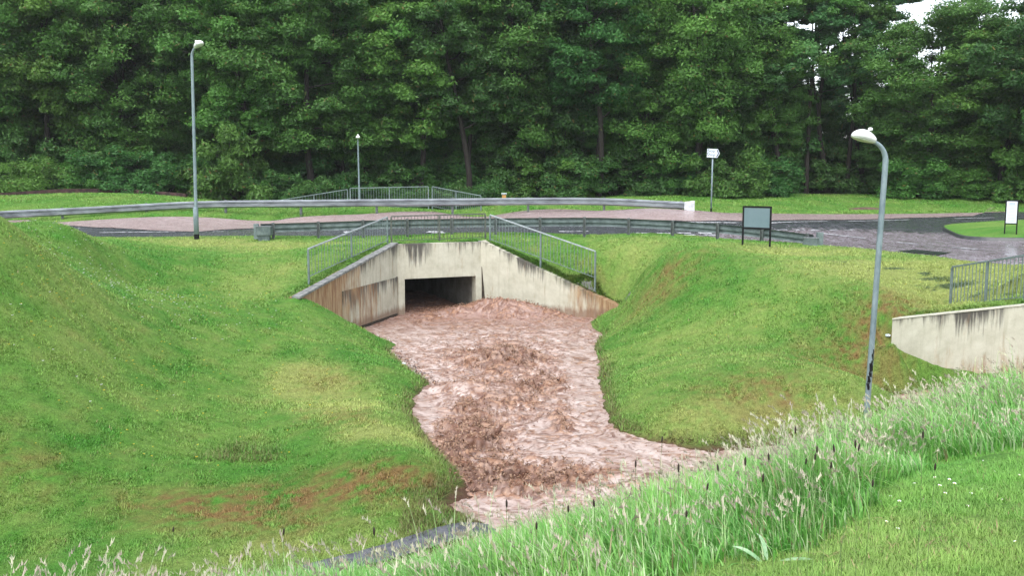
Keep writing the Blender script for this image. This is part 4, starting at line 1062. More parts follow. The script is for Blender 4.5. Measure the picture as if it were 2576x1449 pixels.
def leaves(rg, C, R, n_each, size, base, light, flat=.55, droop=0.0):
    """leaf-sized diamonds spread through flattened clumps, denser toward the outside"""
    Vs = []; Cs = []
    C = np.asarray(C); m = len(C)
    k = np.repeat(np.arange(m), n_each); n = len(k)
    u = rg.normal(0, 1, (n, 3)); u /= np.linalg.norm(u, axis=1)[:, None]; u[:, 2] = np.where(u[:, 2] < -.3, u[:, 2] * .5, u[:, 2])
    rr = rg.random(n) ** .42
    lump = 1 + .35 * np.sin(u[:, 0] * 5 + k) * np.cos(u[:, 1] * 4 + k * 2.3) + rg.normal(0, .10, n)
    off = u * (rr * lump)[:, None] * np.asarray(R)[k][:, None] * np.array([1, 1, flat])
    c = C[k] + off; c[:, 2] -= droop * (off[:, 0] ** 2 + off[:, 1] ** 2)
    nrm = u * .8 + rg.normal(0, .6, (n, 3)) + np.array([0, 0, .45]); nrm /= np.linalg.norm(nrm, axis=1)[:, None]
    t = np.cross(nrm, rg.normal(0, 1, (n, 3))); t /= np.linalg.norm(t, axis=1)[:, None] + 1e-9; b = np.cross(nrm, t)
    s = size * rg.uniform(.65, 1.35, n)[:, None]
    V = np.stack([c - t * s, c + b * s * .42 - nrm * s * .1, c + t * s, c - b * s * .42 - nrm * s * .1], 1).reshape(-1, 3)
    Fc = np.arange(n * 4).reshape(n, 4)
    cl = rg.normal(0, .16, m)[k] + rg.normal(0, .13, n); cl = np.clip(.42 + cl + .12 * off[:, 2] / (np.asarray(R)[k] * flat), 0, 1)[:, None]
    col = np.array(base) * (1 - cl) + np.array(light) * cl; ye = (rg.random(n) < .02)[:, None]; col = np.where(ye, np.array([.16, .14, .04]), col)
    return V, Fc, np.repeat(col, 4, 0)
def make_tree(seed, H, cb, R, nb, nleaf, size, base, light, name='broadleaf_tree', lean=0.03, r0=.2, shape=1.0, flat=.78, inner=True):
    rg = np.random.default_rng(seed); segs = []; C = []; RR = []
    tp, tr, _ = bough(rg, Vector((0, 0, -.5)), Vector((rg.normal(0, lean), rg.normal(0, lean), 1)), H * .93 + .5, r0, 12, .08, .05)
    segs.append((tp, tr))
    if rg.random() < .6:        # forked stem
        k = int(rg.integers(3, 6)); q, qr, _ = bough(rg, tp[k], Vector((rg.normal(0, .35), rg.normal(0, .35), 1)), H * .55, tr[k] * .75, 8, .1, .08); segs.append((q, qr))
        stems = [(tp, tr), (q, qr)]
    else: stems = [(tp, tr)]
    for i in range(nb):
        st_ = stems[int(rg.integers(len(stems)))] if i % 3 == 0 else stems[0]
        f = cb + (1 - cb) * (i + .5) / nb; zt_ = f * H
        pts = st_[0]; ks = [j for j in range(len(pts)) if pts[j].z <= zt_ + .4]; j = ks[-1] if ks else 1; p = pts[j]
        a = i * 2.4 + rg.normal(0, .4); prof = math.sin(PI * min(.97, max(.10, (f - cb * .7) / (1.02 - cb * .7)))) ** .6
        L = R * prof * rg.uniform(.75, 1.15) * shape
        d = Vector((math.cos(a), math.sin(a), .15 + .7 * max(0, f - .4)))
        q, qr, dd = bough(rg, p, d, L, max(.03, st_[1][j] * .42), 6, .06, .16); segs.append((q, qr))
        C.append(tuple(q[-1])); RR.append(rg.uniform(.7, 1.25) * R * .19)
        for s2 in range(int(rg.integers(2, 5))):
            kk = int(rg.integers(2, 6)); d2 = Vector((dd.x, dd.y, .1)) + Vector(rg.normal(0, .6, 3))
            q2, r2_, _ = bough(rg, q[kk], d2, L * rg.uniform(.3, .55), qr[kk] * .6, 4, .05, .2); segs.append((q2, r2_)); C.append(tuple(q2[-1])); RR.append(rg.uniform(.6, 1.2) * R * .17)
        if inner: C.append(tuple(q[3])); RR.append(R * .17)
    for i in range(int(nb * (4.2 if inner else 1.0))):           # twiggy growth filling the crown
        f = rg.uniform(cb, .97); prof = math.sin(PI * min(.97, max(.12, (f - cb * .7) / (1.02 - cb * .7)))) ** .6
        a = rg.uniform(0, 2 * PI); q_ = R * prof * rg.uniform(.35, .98) * shape
        C.append((math.cos(a) * q_, math.sin(a) * q_, f * H)); RR.append(R * rg.uniform(.11, .21))
    C.append(tuple(tp[-1])); RR.append(R * .25)
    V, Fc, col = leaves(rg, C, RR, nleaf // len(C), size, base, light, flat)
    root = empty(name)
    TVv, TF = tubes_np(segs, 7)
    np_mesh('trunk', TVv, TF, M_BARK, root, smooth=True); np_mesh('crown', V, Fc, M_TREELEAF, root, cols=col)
    return root
def make_shrub(seed, H, R, n, size, base, light, name='shrub'):
    rg = np.random.default_rng(seed); segs = []; C = []; RR = []
    for i in range(26):
        a = rg.uniform(0, 2 * PI); e = rg.uniform(.1, 1.4); L = rg.uniform(.7, 1.0) * (R * math.cos(e) + H * .86 * math.sin(e))
        q, r_, _ = bough(rg, Vector((0, 0, -.1)), Vector((math.cos(a) * math.cos(e), math.sin(a) * math.cos(e), math.sin(e))), L * .85, .035, 5, .02, .12); segs.append((q, r_))
        C.append(tuple(q[-1])); RR.append(rg.uniform(.35, .62)); C.append(tuple(q[3])); RR.append(rg.uniform(.35, .6))
        if i % 2: C.append((q[-1].x * 1.05, q[-1].y * 1.05, max(.25, q[-1].z * .35))); RR.append(.5)
    V, Fc, col = leaves(rg, C, RR, n // len(C), size, base, light, .8)
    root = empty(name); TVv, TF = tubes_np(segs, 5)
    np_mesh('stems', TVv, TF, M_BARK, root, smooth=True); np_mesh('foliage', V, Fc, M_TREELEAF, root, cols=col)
    return root
G0 = (.046, .135, .026); G1 = (.140, .315, .060); D0 = (.032, .100, .025); D1 = (.088, .225, .050); L0 = (.058, .155, .026); L1 = (.18, .37, .070); B0 = (.045, .130, .040); B1 = (.115, .28, .085)
KINDS = {
 'a': lambda: make_tree(101, 15.5, .22, 4.6, 26, 125000, .105, G0, G1, 'ash_tree', r0=.24),
 'b': lambda: make_tree(102, 14.5, .26, 4.0, 24, 112000, .108, L0, L1, 'ash_tree', r0=.20, flat=.75),
 'c': lambda: make_tree(103, 16.5, .30, 3.8, 24, 108000, .105, D0, D1, 'alder_tree', r0=.20),
 'd': lambda: make_tree(104, 13.0, .16, 5.4, 30, 135000, .10, G0, G1, 'sycamore_tree', r0=.22, flat=.75),
 'e': lambda: make_tree(105, 17.0, .42, 3.4, 18, 42000, .115, B0, B1, 'alder_tree', r0=.19, inner=False),
 'f': lambda: make_tree(106, 14.5, .05, 4.8, 30, 110000, .11, D0, D1, 'alder_tree', r0=.22),
 's': lambda: make_tree(107, 15.5, .50, 2.6, 15, 30000, .11, G0, L1, 'alder_tree', r0=.16, inner=False, lean=.05),
}
PROTO = {}
def plant(kind, px, Yd, label, rz=None, sc=1.0, group=None, sz=1.0):
    x = (px - CX) / F * Yd / cp * 1.0
    z = float(T_raw(np.array([x]), np.array([float(Yd)]))[0])
    if kind not in PROTO:
        r_ = KINDS[kind](); PROTO[kind] = r_
    else: r_ = copy_tree(PROTO[kind])
    r_.location = (x, Yd, z - .1); r_.rotation_euler = (0, 0, rz if rz is not None else random.uniform(0, 6.28)); r_.scale = (sc, sc, sc * sz)
    tag(r_, label, 'tree', group); return r_
FRONT = [('a', -40, 55, 'broad green tree standing at the far left edge of the wood'), ('b', 150, 56.5, 'yellow green tree whose crown bulges out at the upper left'), ('d', 330, 58, 'wide bushy tree left of the tall grey lamp post'),
 ('c', 470, 61, 'dark narrow tree directly behind the tall grey lamp post'), ('b', 640, 56, 'light green tree just right of the tall lamp post head'), ('a', 790, 55.5, 'big forked tree with a bare dark trunk, left of the far small lamp'),
 ('d', 930, 60, 'green tree rising behind the far small lamp'), ('b', 1060, 57, 'light feathery tree above the far level railing'), ('c', 1180, 56, 'tree with a thin dark trunk above the far railings right end'), ('a', 1300, 58, 'leafy tree behind the timber marker post'),
 ('f', 1400, 60, 'dark full tree a little left of the picture middle line of the wood'), ('c', 1500, 56.5, 'slim dark tree behind the right half of the long guard rail'), ('d', 1620, 58.5, 'wide green tree above the end of the long guard rail'),
 ('a', 1745, 57, 'tall green tree immediately left of the white direction sign'), ('b', 1850, 60, 'pale green tree right behind the white direction sign'), ('e', 1960, 58.5, 'thin crowned tree with sky showing at its top, right of the direction sign'),
 ('e', 2075, 60, 'sparse tree with dark bare stem left of the curved lamp post'), ('e', 2165, 62, 'sparse tall tree behind the curved lamp head'), ('d', 2330, 57, 'large rounded tree right of the curved lamp post'), ('b', 2505, 55, 'light green tree above the roundabout notice'),
 ('f', 2690, 50, 'dark blue green tree at the right edge of the picture')]
for k_, px, Yd, lb_ in FRONT:
    plant(k_, px, Yd, lb_, group='front trees of the wood', sc=1.0 if k_ != 'd' else .98, sz=(.83 if px in (1960, 2075) else .78 if px == 2165 else 0.84 if px == 2330 else .72 if px == 2505 else 1.0))
random.seed(11)
for i, (px, Yd) in enumerate(((-230, 54), (-420, 56), (-300, 62), (-620, 57), (2820, 54), (2990, 56), (2880, 62), (3150, 55))):
    plant('adfb'[i % 4], px, Yd, 'green tree continuing the wood beyond the edge of the picture', group='trees beyond the picture edges')
BACK = 'tall dark tree deep in the wood, half hidden behind the front row'
for row, (Yd, x0, x1, stp, kinds) in enumerate([(63.5, -60, 1800, 165, 'cafdc'), (69, -100, 1800, 170, 'fcadf'), (76, -60, 1780, 180, 'fcfda'), (84, -140, 1780, 190, 'fcfa')]):
    x = x0 + row * 45
    while x < x1:
        plant(kinds[int(x / stp) % len(kinds)], x + random.uniform(-35, 35), Yd + random.uniform(-1.8, 1.8), BACK, group='trees in the depth of the wood', sc=random.uniform(.95, 1.15)); x += stp
for px, Yd, s_ in ((1990, 66, .50), (2120, 70, .54), (2240, 67, .55), (2400, 66, .50), (2480, 72, .45), (2590, 64, .60), (2050, 76, .56), (2330, 78, .55), (2690, 66, .7), (1930, 72, .6)):
    plant(random.choice('fcd'), px, Yd, 'lower dark tree filling the gap under the thin crowns at the right of the wood', group='lower trees at the right of the wood', sc=s_)
for px, Yd, lb_ in ((225, 55.6, 'slim bare stemmed tree left of the tall lamp post in front of the bushy crowns'), (560, 56, 'slim dark stem just right of the tall lamp post'), (872, 55.6, 'slim dark stem immediately left of the far small lamp'), (1178, 54.8, 'slim dark stem above the right end of the far railings'), (1322, 55.2, 'slim tall stem right of the timber marker post'),
                  (1497, 55, 'slim dark stem above the right half of the long guard rail'), (1585, 56, 'slim leaning stem above the bend of the long guard rail'), (1690, 56, 'slim dark stem left of the white direction sign'), (2020, 56.5, 'slim stem at the dark hollow, further from the curved lamp'), (2120, 57, 'slim stem at the dark hollow next to the curved lamp')):
    plant('s', px, Yd + 2.9, lb_, group='slim stems at the front of the wood', sc=random.uniform(.92, 1.05))
YNG = 'young leafy tree growing up between the trunks at the front of the wood'
for i, px in enumerate(range(-30, 1950, 92)):
    plant('fdfb'[i % 4], px + random.uniform(-30, 30), 59.8 + random.uniform(-.8, 1.0), YNG, group='young trees between the trunks', sc=random.uniform(.40, .56))
for px, sc_ in ((2220, .42), (2400, .5), (2520, .5), (2620, .5)):
    plant('f', px, 58.5, YNG, group='young trees between the trunks', sc=sc_)
# shrubs along the foot of the wood
SH = {}
def bush(kind, px, Yd, label, sc=1.0, sz=1.0, gr='bushes along the foot of the wood'):
    x = (px - CX) / F * Yd / cp; z = float(T_raw(np.array([x]), np.array([float(Yd)]))[0])
    if kind not in SH:
        SH[kind] = {'d': lambda: make_shrub(201, 3.1, 2.3, 26000, .085, D0, D1), 'g': lambda: make_shrub(202, 3.3, 2.2, 30000, .085, G0, G1), 'l': lambda: make_shrub(203, 2.2, 2.4, 22000, .07, L0, G1)}[kind](); r_ = SH[kind]
    else: r_ = copy_tree(SH[kind])
    r_.location = (x, Yd, z - .05); r_.rotation_euler.z = random.uniform(0, 6.28); r_.scale = (sc, sc, sc * sz); tag(r_, label, 'bush', gr)
LOWB = 'low bush at the shaded foot of the wood between taller neighbours'
bush('g', 620, 54.2, 'rounded bright green bush right of the tall grey lamp post', 1.25, 1.25)
bush('l', 60, 51, 'low bright hedge bush at the far left above the dark stone wall', 1.1, .9)
bush('l', 230, 53, 'light green bush above the middle of the dark stone wall', 1.0, .9)
bush('g', 1820, 56, 'bush growing right behind the pole of the white direction sign', 1.1, .95)
bush('g', 2290, 56, 'green bush right of the curved lamp post at the wood foot', 1.15, .8)
bush('l', 2440, 55, 'light low bush behind the roundabout verge', 1.1, .8)
bush('d', 1910, 57, 'bush at the left rim of the dark hollow in the wood', 1.0, .9)
bush('g', 2560, 53, 'green bush behind the white notice at the right edge', 1.2, 1.0)
for x in range(-60, 1800, 95):
    bush(random.choice('ddgd'), x + random.uniform(-20, 20), 57.6 + random.uniform(-1.6, 1.0) - (3.6 if x < 900 else 0) * (x < 500), LOWB, random.uniform(.9, 1.25), random.uniform(.75, 1.15))
for x in range(-40, 2650, 140): bush(random.choice('dd'), x, 61 + random.uniform(-1, 1), 'dark bush inside the wood behind the first bushes', random.uniform(1.1, 1.5), random.uniform(.9, 1.3), 'dark bushes inside the wood')
for x in range(-60, 2700, 120): bush('d', x, 68 + random.uniform(-2, 2), 'dark bush inside the wood behind the first bushes', random.uniform(1.3, 1.8), random.uniform(1.0, 1.6), 'dark bushes inside the wood')
for x in (700, 790, 880, 960, 1040, 1130, 1220): bush('d', x, 52.5 + random.uniform(-.6, .8), 'bush standing in the hollow behind the far railings', .85, .9, 'bushes behind the far railings')

# ================================================================== GRASS
def blades(x, y, z, H, Wd, lean, az, col, segs=1, curl=1.0):
    """curved tapering blades; returns V, F (tris), cols"""
    n = len(x); dx, dy = np.cos(az), np.sin(az); sx_, sy_ = -np.sin(az), np.cos(az)
    rows_v = []; cols_ = []
    for i in range(segs + 1):
        t = i / segs if segs > 1 or i else i
        off = lean * (t ** (1 + curl)); zz_ = H * (t - .35 * (lean / np.maximum(H, 1e-3)) ** 2 * t ** 3)
        px_ = x + dx * off; py_ = y + dy * off; pz = z + zz_
        if i < segs:
            w = Wd * (1 - .55 * t ** 1.5) / 2
            rows_v.append(np.stack([px_ - sx_ * w, py_ - sy_ * w, pz], 1)); rows_v.append(np.stack([px_ + sx_ * w, py_ + sy_ * w, pz], 1)); cols_ += [col * (.86 + .14 * t)] * 2
        else: rows_v.append(np.stack([px_, py_, pz], 1)); cols_.append(col)
    V = np.stack(rows_v, 1); k = V.shape[1]; b = np.arange(n)[:, None] * k; Fs = []
    for i in range(segs - 1):
        a = 2 * i; Fs.append(b + np.array([[a, a + 1, a + 3]])); Fs.append(b + np.array([[a, a + 3, a + 2]]))
    a = 2 * (segs - 1); Fs.append(b + np.array([[a, a + 1, a + 2]]))
    return V.reshape(-1, 3), np.concatenate(Fs), np.stack(cols_, 1).reshape(-1, 3)
# bounds of the long grass: lawn edge polyline (world) and how far it runs down the slope
LE_ = [Vector((-30, -2.0)), Vector((-6, .6)), Vector((-1, 2.2))] + [hit(a, b, 2).xy for a, b in ((1738, 1449), (1938, 1418), (2068, 1378), (2178, 1338), (2205, 1250), (2338, 1183), (2576, 1133))] + [Vector((12, 11.5)), Vector((30, 18))]
def lawn_d(x, y):
    yl = np.interp(x, [p.x for p in LE_], [p.y for p in LE_]); return y - yl
def tall_mask(x, y):
    d = lawn_d(x, y) + fbm(x * 1.5, y * 1.5, 95, 3) * .35
    foot = np.interp(x, [-14, -6, -2.5, -.8, .5, 3, 6, 9, 12], [6, 7.8, 8.8, 10.2, 11.3, 12.4, 13.6, 14.4, 14.6])
    return sstep(-.15, .25, d) * sstep(.2, -.6, y - foot)
frus = lambda x, y, m=.6: np.abs(x) < .56 * y + m
# --- mown grass over the banks
def scatter(n, y0, y1, pw):
    u = RNG.random(n); a = 1 - pw; y = (y0 ** a + u * (y1 ** a - y0 ** a)) ** (1 / a); x = RNG.uniform(-1, 1, n) * (.56 * y + .8); return x, y
x, y = scatter(1500000, 3.0, 60, 1.2)
zg = T(x, y)
ok = ~in_road(x, y, -.05) & (in_cut(x, y) < -TH + .02) | (np.abs(zg) > 99)
ok |= (~in_road(x, y, -.05)) & (-side(x, y, QR, QL) < .05)
ok |= (-side(x, y, QR, QL) >= .05) & (in_cut(x, y) > 0.05) & (zg > WL + .04)
ok &= ~((np.abs(side(x, y, W2A, W2B) - TH / 2) < TH / 2 + .02) & (x > W2A.x - .1) & (x < W2C.x))
ok &= (zg > WL - .035) | (y < 14) & (x < -1.5) | (y < 13) | (y < 18) & (x < -2.6)
ok &= tall_mask(x, y) < .5
pth = np.zeros(len(x), bool)
for i in range(len(ps) - 1):
    a, b = ps[i], ps[i + 1]; d = b - a; L2 = d.length_squared; t = np.clip(((x - a.x) * d.x + (y - a.y) * d.y) / L2, 0, 1)
    sdn = ((x - a.x) * -d.y + (y - a.y) * d.x) / math.sqrt(L2); pth |= (sdn > .06 + fbm(x * 3, y * 3, 18, 3) * .2) & (sdn < .34 + fbm(x * 2.2, y * 2.2, 8, 3) * .4) & (((x - a.x) * d.x + (y - a.y) * d.y) / L2 > 0) & (((x - a.x) * d.x + (y - a.y) * d.y) / L2 < 1)
ok &= ~pth & (y < 58.5 + fbm(x, y, 5, 2))
x, y, zg = x[ok], y[ok], zg[ok]; n = len(x)
clump = fbm(x * 3.2, y * 3.2, 97, 4, .6); long_ = spot(x, y, hit(2150, 860), (3, 3), .5) + spot(x, y, hit(1430, 680), (1.5, 1), 1.0) + spot(x, y, hit(1700, 740), (1.5, 2), .3)
H = (.030 + .022 * np.clip(clump + .4, 0, 1.4) + .03 * long_ + .05 * np.exp(-((zg - WL) / .10) ** 2) * (x > -6) * ((y > 15) | (x > -1.5))) * RNG.uniform(.6, 1.5, n) * (1 + .012 * y)
Wd = (.0035 + .0009 * y) * RNG.uniform(.7, 1.3, n)
ns_ = np.where(RNG.random(n) < .5, 1, 1)
cb_ = gcol(x, y) * (1 + RNG.normal(0, .11, n)[:, None]) * (1 + .35 * np.clip(clump, -.6, .6)[:, None])
shf = (np.exp(-(np.maximum(zg - WL, 0) / .09) ** 2) * (x > -6) * ((y > 15) | (x > -1.5)) * (RNG.random(n) < .75))[:, None] * .75; cb_ = cb_ * (1 - shf) + np.array([.17, .12, .06]) * shf
straw = (RNG.random(n) < .02)[:, None]; cb_ = np.where(straw, np.array([.30, .27, .12]), np.clip(cb_, .01, 1))
V, Fc, cc = blades(x, y, zg + .005, H, Wd, H * RNG.uniform(.3, 1.3, n), RNG.uniform(0, 2 * PI, n), cb_)
tag(np_mesh('mown_grass', V, Fc, M_GRASSBLADE, cols=cc), 'short mown green grass covering the banks and verges', 'grass', kind='stuff')
# --- turf fringe on the wing wall tops
xs_, ys_, zs_ = [], [], []
for A, B, cnt, sd_ in ((PL, LE, 3500, .36), (PR, PL, 2500, .30), (PR, RE, 12000, .22), (W2A, W2C, 2500, .4)):
    t = RNG.random(cnt); d = (B - A).normalized(); n_ = Vector((d.y, -d.x, 0)); n_ = n_ if n_.y > 0 or abs(n_.y) < .3 and (n_.x < 0) == (A is PL) else -n_
    if A is PL: n_ = Vector((-abs(n_.x), n_.y if n_.x < 0 else -n_.y, 0))
    o_ = RNG.uniform(-.12, .25, cnt) + sd_
    xs_.append(A.x + (B.x - A.x) * t + n_.x * o_); ys_.append(A.y + (B.y - A.y) * t + n_.y * o_)
    zs_.append(np.maximum(T(xs_[-1], ys_[-1]), A.z + (B.z - A.z) * t - .15) + .0)
x, y, z = map(np.concatenate, (xs_, ys_, zs_)); n = len(x); thick = spot(x, y, hit(1440, 690), (2.2, 1.2), 1.0)
H = (.08 + .10 * thick) * RNG.uniform(.5, 1.5, n)
V, Fc, cc = blades(x, y, z, H, .022 * RNG.uniform(.7, 1.3, n), H * RNG.uniform(.4, 1.4, n), RNG.uniform(0, 2 * PI, n), gcol(x, y) * RNG.uniform(.6, 1.1, n)[:, None], 2)
tag(np_mesh('verge_grass', V, Fc, M_GRASSBLADE, cols=cc), 'rough grass fringe hanging over the tops of the concrete wing walls', 'grass', kind='stuff')
# --- long grass on the near bank
def tallset(cnt, hm, wd, pw, seed, lean=.45, segs=4, colr=None, ymax=15):
    x, y = scatter(cnt, 2.3, ymax, pw)
    k = RNG.random(cnt) < tall_mask(x, y); x, y = x[k], y[k]; n = len(x)
    cl = fbm(x * 1.1, y * 1.1, seed, 3, .6); edge = sstep(0, 1.0, lawn_d(x, y))
    H = hm * (.62 + .5 * np.clip(cl + .35, 0, 1.2)) * (.45 + .55 * edge) * RNG.uniform(.55, 1.25, n)
    az = 2.7 + fbm(x * .8, y * .8, seed + 3, 2) * 3.5 + RNG.normal(0, .9, n)
    H = H * (1 - .22 * sstep(2.5, .5, x) - .12 * sstep(-.2, -1.5, x)); return x, y, T(x, y), H, az, cl, n
gA = np.array([.115, .36, .06]); gB = np.array([.28, .54, .13]); gC = np.array([.50, .64, .34])
x, y, z, H, az, cl, n = tallset(290000, .46, .007, 1.1, 120)
mixf = np.clip(.4 + cl * .8 + RNG.normal(0, .25, n), 0, 1)[:, None]; colr = gA * (1 - mixf) + gB * mixf
pale = (RNG.random(n) < .16 + .16 * sstep(2, 5, x))[:, None]; colr = np.where(pale, gC, colr); dead = (RNG.random(n) < .05)[:, None]; colr = np.where(dead, np.array([.36, .30, .16]), colr)
V, Fc, cc = blades(x, y, z, H, (.0056 + .0008 * y) * RNG.uniform(.6, 1.5, n), H * np.abs(RNG.normal(.42, .28, n)), az, colr, 4, 1.2)
tag(np_mesh('long_grass', V, Fc, M_TALL, cols=cc), 'long uncut green grass along the near bank with drooping blades', 'grass', kind='stuff')
# undergrowth, shorter and denser so soil never shows
x, y, z, H, az, cl, n = tallset(200000, .22, .009, 1.1, 140)
colr = np.array([.11, .33, .04]) * RNG.uniform(.6, 1.5, n)[:, None]
V, Fc, cc = blades(x, y, z, H, (.006 + .0006 * y) * RNG.uniform(.6, 1.4, n), H * np.abs(RNG.normal(.5, .3, n)), az, colr, 2, 1.0)
tag(np_mesh('low_grass', V, Fc, M_TALL, cols=cc), 'dense lower grass filling in beneath the long blades', 'grass', kind='stuff')
# seeding stalks with pale feathery heads
x, y, z, H, az, cl, n = tallset(15000, .62, .003, 1.1, 150)
far_ = np.clip((x - .2) / 3, 0, 1); keepp = RNG.random(n) < .28 + .72 * far_; x, y, z, H, az = x[keepp], y[keepp], z[keepp], H[keepp], az[keepp]; n = len(x); H = H * .95 + .08
ln_ = H * np.abs(RNG.normal(.25, .15, n)); colr = np.array([.34, .50, .20]) * RNG.uniform(.8, 1.3, n)[:, None]
V1, F1, c1 = blades(x, y, z, H, .0028 + .0004 * y, ln_, az, colr, 4, 1.0)
# heads: small drooping spikes made of many spikelets
hx = x + np.cos(az) * ln_ * .86; hy = y + np.sin(az) * ln_ * .86; hz_ = z + H * (.90 - .35 * (ln_ / H) ** 2 * .8)
m_ = 7; HX, HY, HZ, AZ, CC = [], [], [], [], []
hc = np.where((RNG.random(n) < .5)[:, None], np.array([.58, .55, .40]), np.array([.50, .42, .33])) * RNG.uniform(.75, 1.2, n)[:, None]
hl = RNG.uniform(.05, .10, n)
for i in range(m_):
    t = i / m_; HX.append(hx + np.cos(az) * hl * t * .7); HY.append(hy + np.sin(az) * hl * t * .7); HZ.append(hz_ + hl * t * (.8 - .5 * t)); AZ.append(az + RNG.normal(0, .9, n)); CC.append(hc)
HX, HY, HZ, AZ, CC = map(np.concatenate, (HX, HY, HZ, AZ, CC)); nn = len(HX)
V2, F2, c2 = blades(HX, HY, HZ, RNG.uniform(.018, .034, nn), .006 + .0007 * HY, RNG.uniform(.006, .02, nn), AZ, CC, 1)
tag(np_mesh('seeding_grass', np.concatenate([V1, V2]), np.concatenate([F1, F2 + len(V1)]), M_TALL, cols=np.concatenate([c1, c2])), 'pale seed heads standing above the long grass of the near bank', 'grass', kind='stuff')
# --- close lawn in front of the camera
x = RNG.uniform(-1, 7.5, 190000); y = RNG.uniform(2.6, 12, 190000)
ok = frus(x, y) & (tall_mask(x, y) < .6) & (lawn_d(x, y) < .6); x, y = x[ok], y[ok]; n = len(x)
cl = fbm(x * 4, y * 4, 201, 4, .65); st_ = np.clip(spot(x, y, hit(2180, 1360), (.7, .25), 1.3) + spot(x, y, hit(1960, 1425), (.3, .15), 1.2) + spot(x, y, hit(2350, 1400), (.35, .2), 1.0), 0, 1)
H = (.030 + .055 * np.clip(cl + .25, 0, 1)) * RNG.uniform(.5, 1.5, n)
c_ = gcol(x, y) * (1 + .5 * np.clip(cl, -.7, .7)[:, None]) * (1 + RNG.normal(0, .22, n)[:, None]); sm = (RNG.random(n) < st_ * .7 + .03)[:, None]; c_ = np.where(sm, np.array([.42, .33, .17]) * RNG.uniform(.5, 1.2, n)[:, None], np.clip(c_, .01, 1))
V, Fc, cc = blades(x, y, T(x, y), H, (.003 + .0006 * y) * RNG.uniform(.7, 1.4, n), H * RNG.uniform(.5, 1.8, n), RNG.uniform(0, 2 * PI, n), c_, 2)
tag(np_mesh('lawn_grass', V, Fc, M_GRASSBLADE, cols=cc), 'close mown lawn at the bottom right with straw coloured patches', 'grass', kind='stuff')
# --- small flowers sprinkled over the banks
fx2, fy2, fcx, fr = [], [], [], []
def sprinkle(px, py, rx_, ry_, cnt, colr, rad):
    c = hit(px, py, 2.5); x = c.x + RNG.normal(0, rx_, cnt); y = c.y + RNG.normal(0, ry_, cnt); fx2.extend(x); fy2.extend(y); fcx.extend([colr] * cnt); fr.extend([rad] * cnt)
YLW = (.75, .55, .03); WHT = (.85, .85, .85)
for a in ((60, 680, 1.2, 1.2, 60), (180, 760, 1.6, 1.2, 60), (380, 700, 2, 1.4, 50), (520, 770, 1.2, 1, 50), (250, 900, 2, 1.2, 40), (300, 1150, 1.6, .8, 16), (1650, 900, 1.5, 1.5, 14), (1900, 840, 2, 2, 12), (700, 950, 1.5, 1.2, 18), (2000, 760, 2, 2, 12)): sprinkle(*a, YLW, .016)
for a in ((170, 650, .8, 1.2, 60), (330, 740, 1.2, 1.4, 80), (60, 820, .8, .8, 20), (440, 780, 1.4, 1.2, 50), (150, 600, 1, 1, 30)): sprinkle(*a, WHT, .016)
fx2, fy2 = np.array(fx2), np.array(fy2); fcx = np.array(fcx); n = len(fx2); a6 = np.arange(6) / 6 * 2 * PI; rad = np.array(fr) * RNG.uniform(.7, 1.3, n)
fz = T(fx2, fy2) + RNG.uniform(.07, .12, n)
Vv = np.stack([np.stack([fx2 + rad * np.cos(a), fy2 + rad * np.sin(a), fz + rad * .35 * (i % 2)], 1) for i, a in enumerate(a6)] + [np.stack([fx2, fy2, fz - rad * .3], 1)], 1).reshape(-1, 3)
Ff = np.concatenate([np.arange(n)[:, None] * 7 + np.array([[i, (i + 1) % 6, 6]]) for i in range(6)])
tag(np_mesh('wild_flowers', Vv, Ff, M_TALL, cols=np.repeat(fcx, 7, 0)), 'tiny yellow and white wild flowers scattered over the mown banks', 'flowers', kind='stuff')
# --- daisies in the near lawn, each its own
daisy = empty('daisy'); tag(daisy, 'small white daisy in the lawn beside the long grass', 'flower', 'daisies in the near lawn')
b = MB(); 
for i in range(12):
    a = 2 * PI * i / 12; ca, sa = math.cos(a), math.sin(a); b.add([(ca * .003, sa * .003, .05), (ca * .011 - sa * .004, sa * .011 + ca * .004, .054), (ca * .014, sa * .014, .055), (ca * .011 + sa * .004, sa * .011 - ca * .004, .054)], [(0, 1, 2, 3)])
b.build('petals', mat('daisy_petals', (.85, .85, .86), .6)[0], daisy)
MB().tube([(0, 0, .049), (0, 0, .056)], [.005, .003], 8).build('centre', mat('daisy_centre', (.7, .5, .03), .6)[0], daisy); MB().tube([(0, 0, 0), (0, 0, .05)], .0012, 4).build('stem', mat('flower_stem', (.12, .25, .05), .6)[0], daisy)
dz_ = [(2440, 1145), (2455, 1160), (2470, 1175), (2400, 1180), (2420, 1195), (2350, 1215), (2385, 1222), (2398, 1235), (2360, 1240), (2375, 1260), (2320, 1270), (2300, 1232), (2240, 1262), (2262, 1285), (2275, 1300), (2440, 1260), (2470, 1245), (2520, 1275), (2225, 1330), (2255, 1345), (2430, 1290), (2500, 1200), (2530, 1160), (2415, 1150), (2340, 1195), (2310, 1205), (2550, 1390), (2560, 1210)]
for i, (a, b_) in enumerate(dz_):
    p = hit(a, b_, 2.5); o = daisy if i == 0 else copy_tree(daisy); o.location = p; s_ = random.uniform(.5, .8); o.scale = (s_, s_, s_ * random.uniform(.8, 1.3)); o.rotation_euler = (random.uniform(.1, .5), 0, random.uniform(-.6, .6))
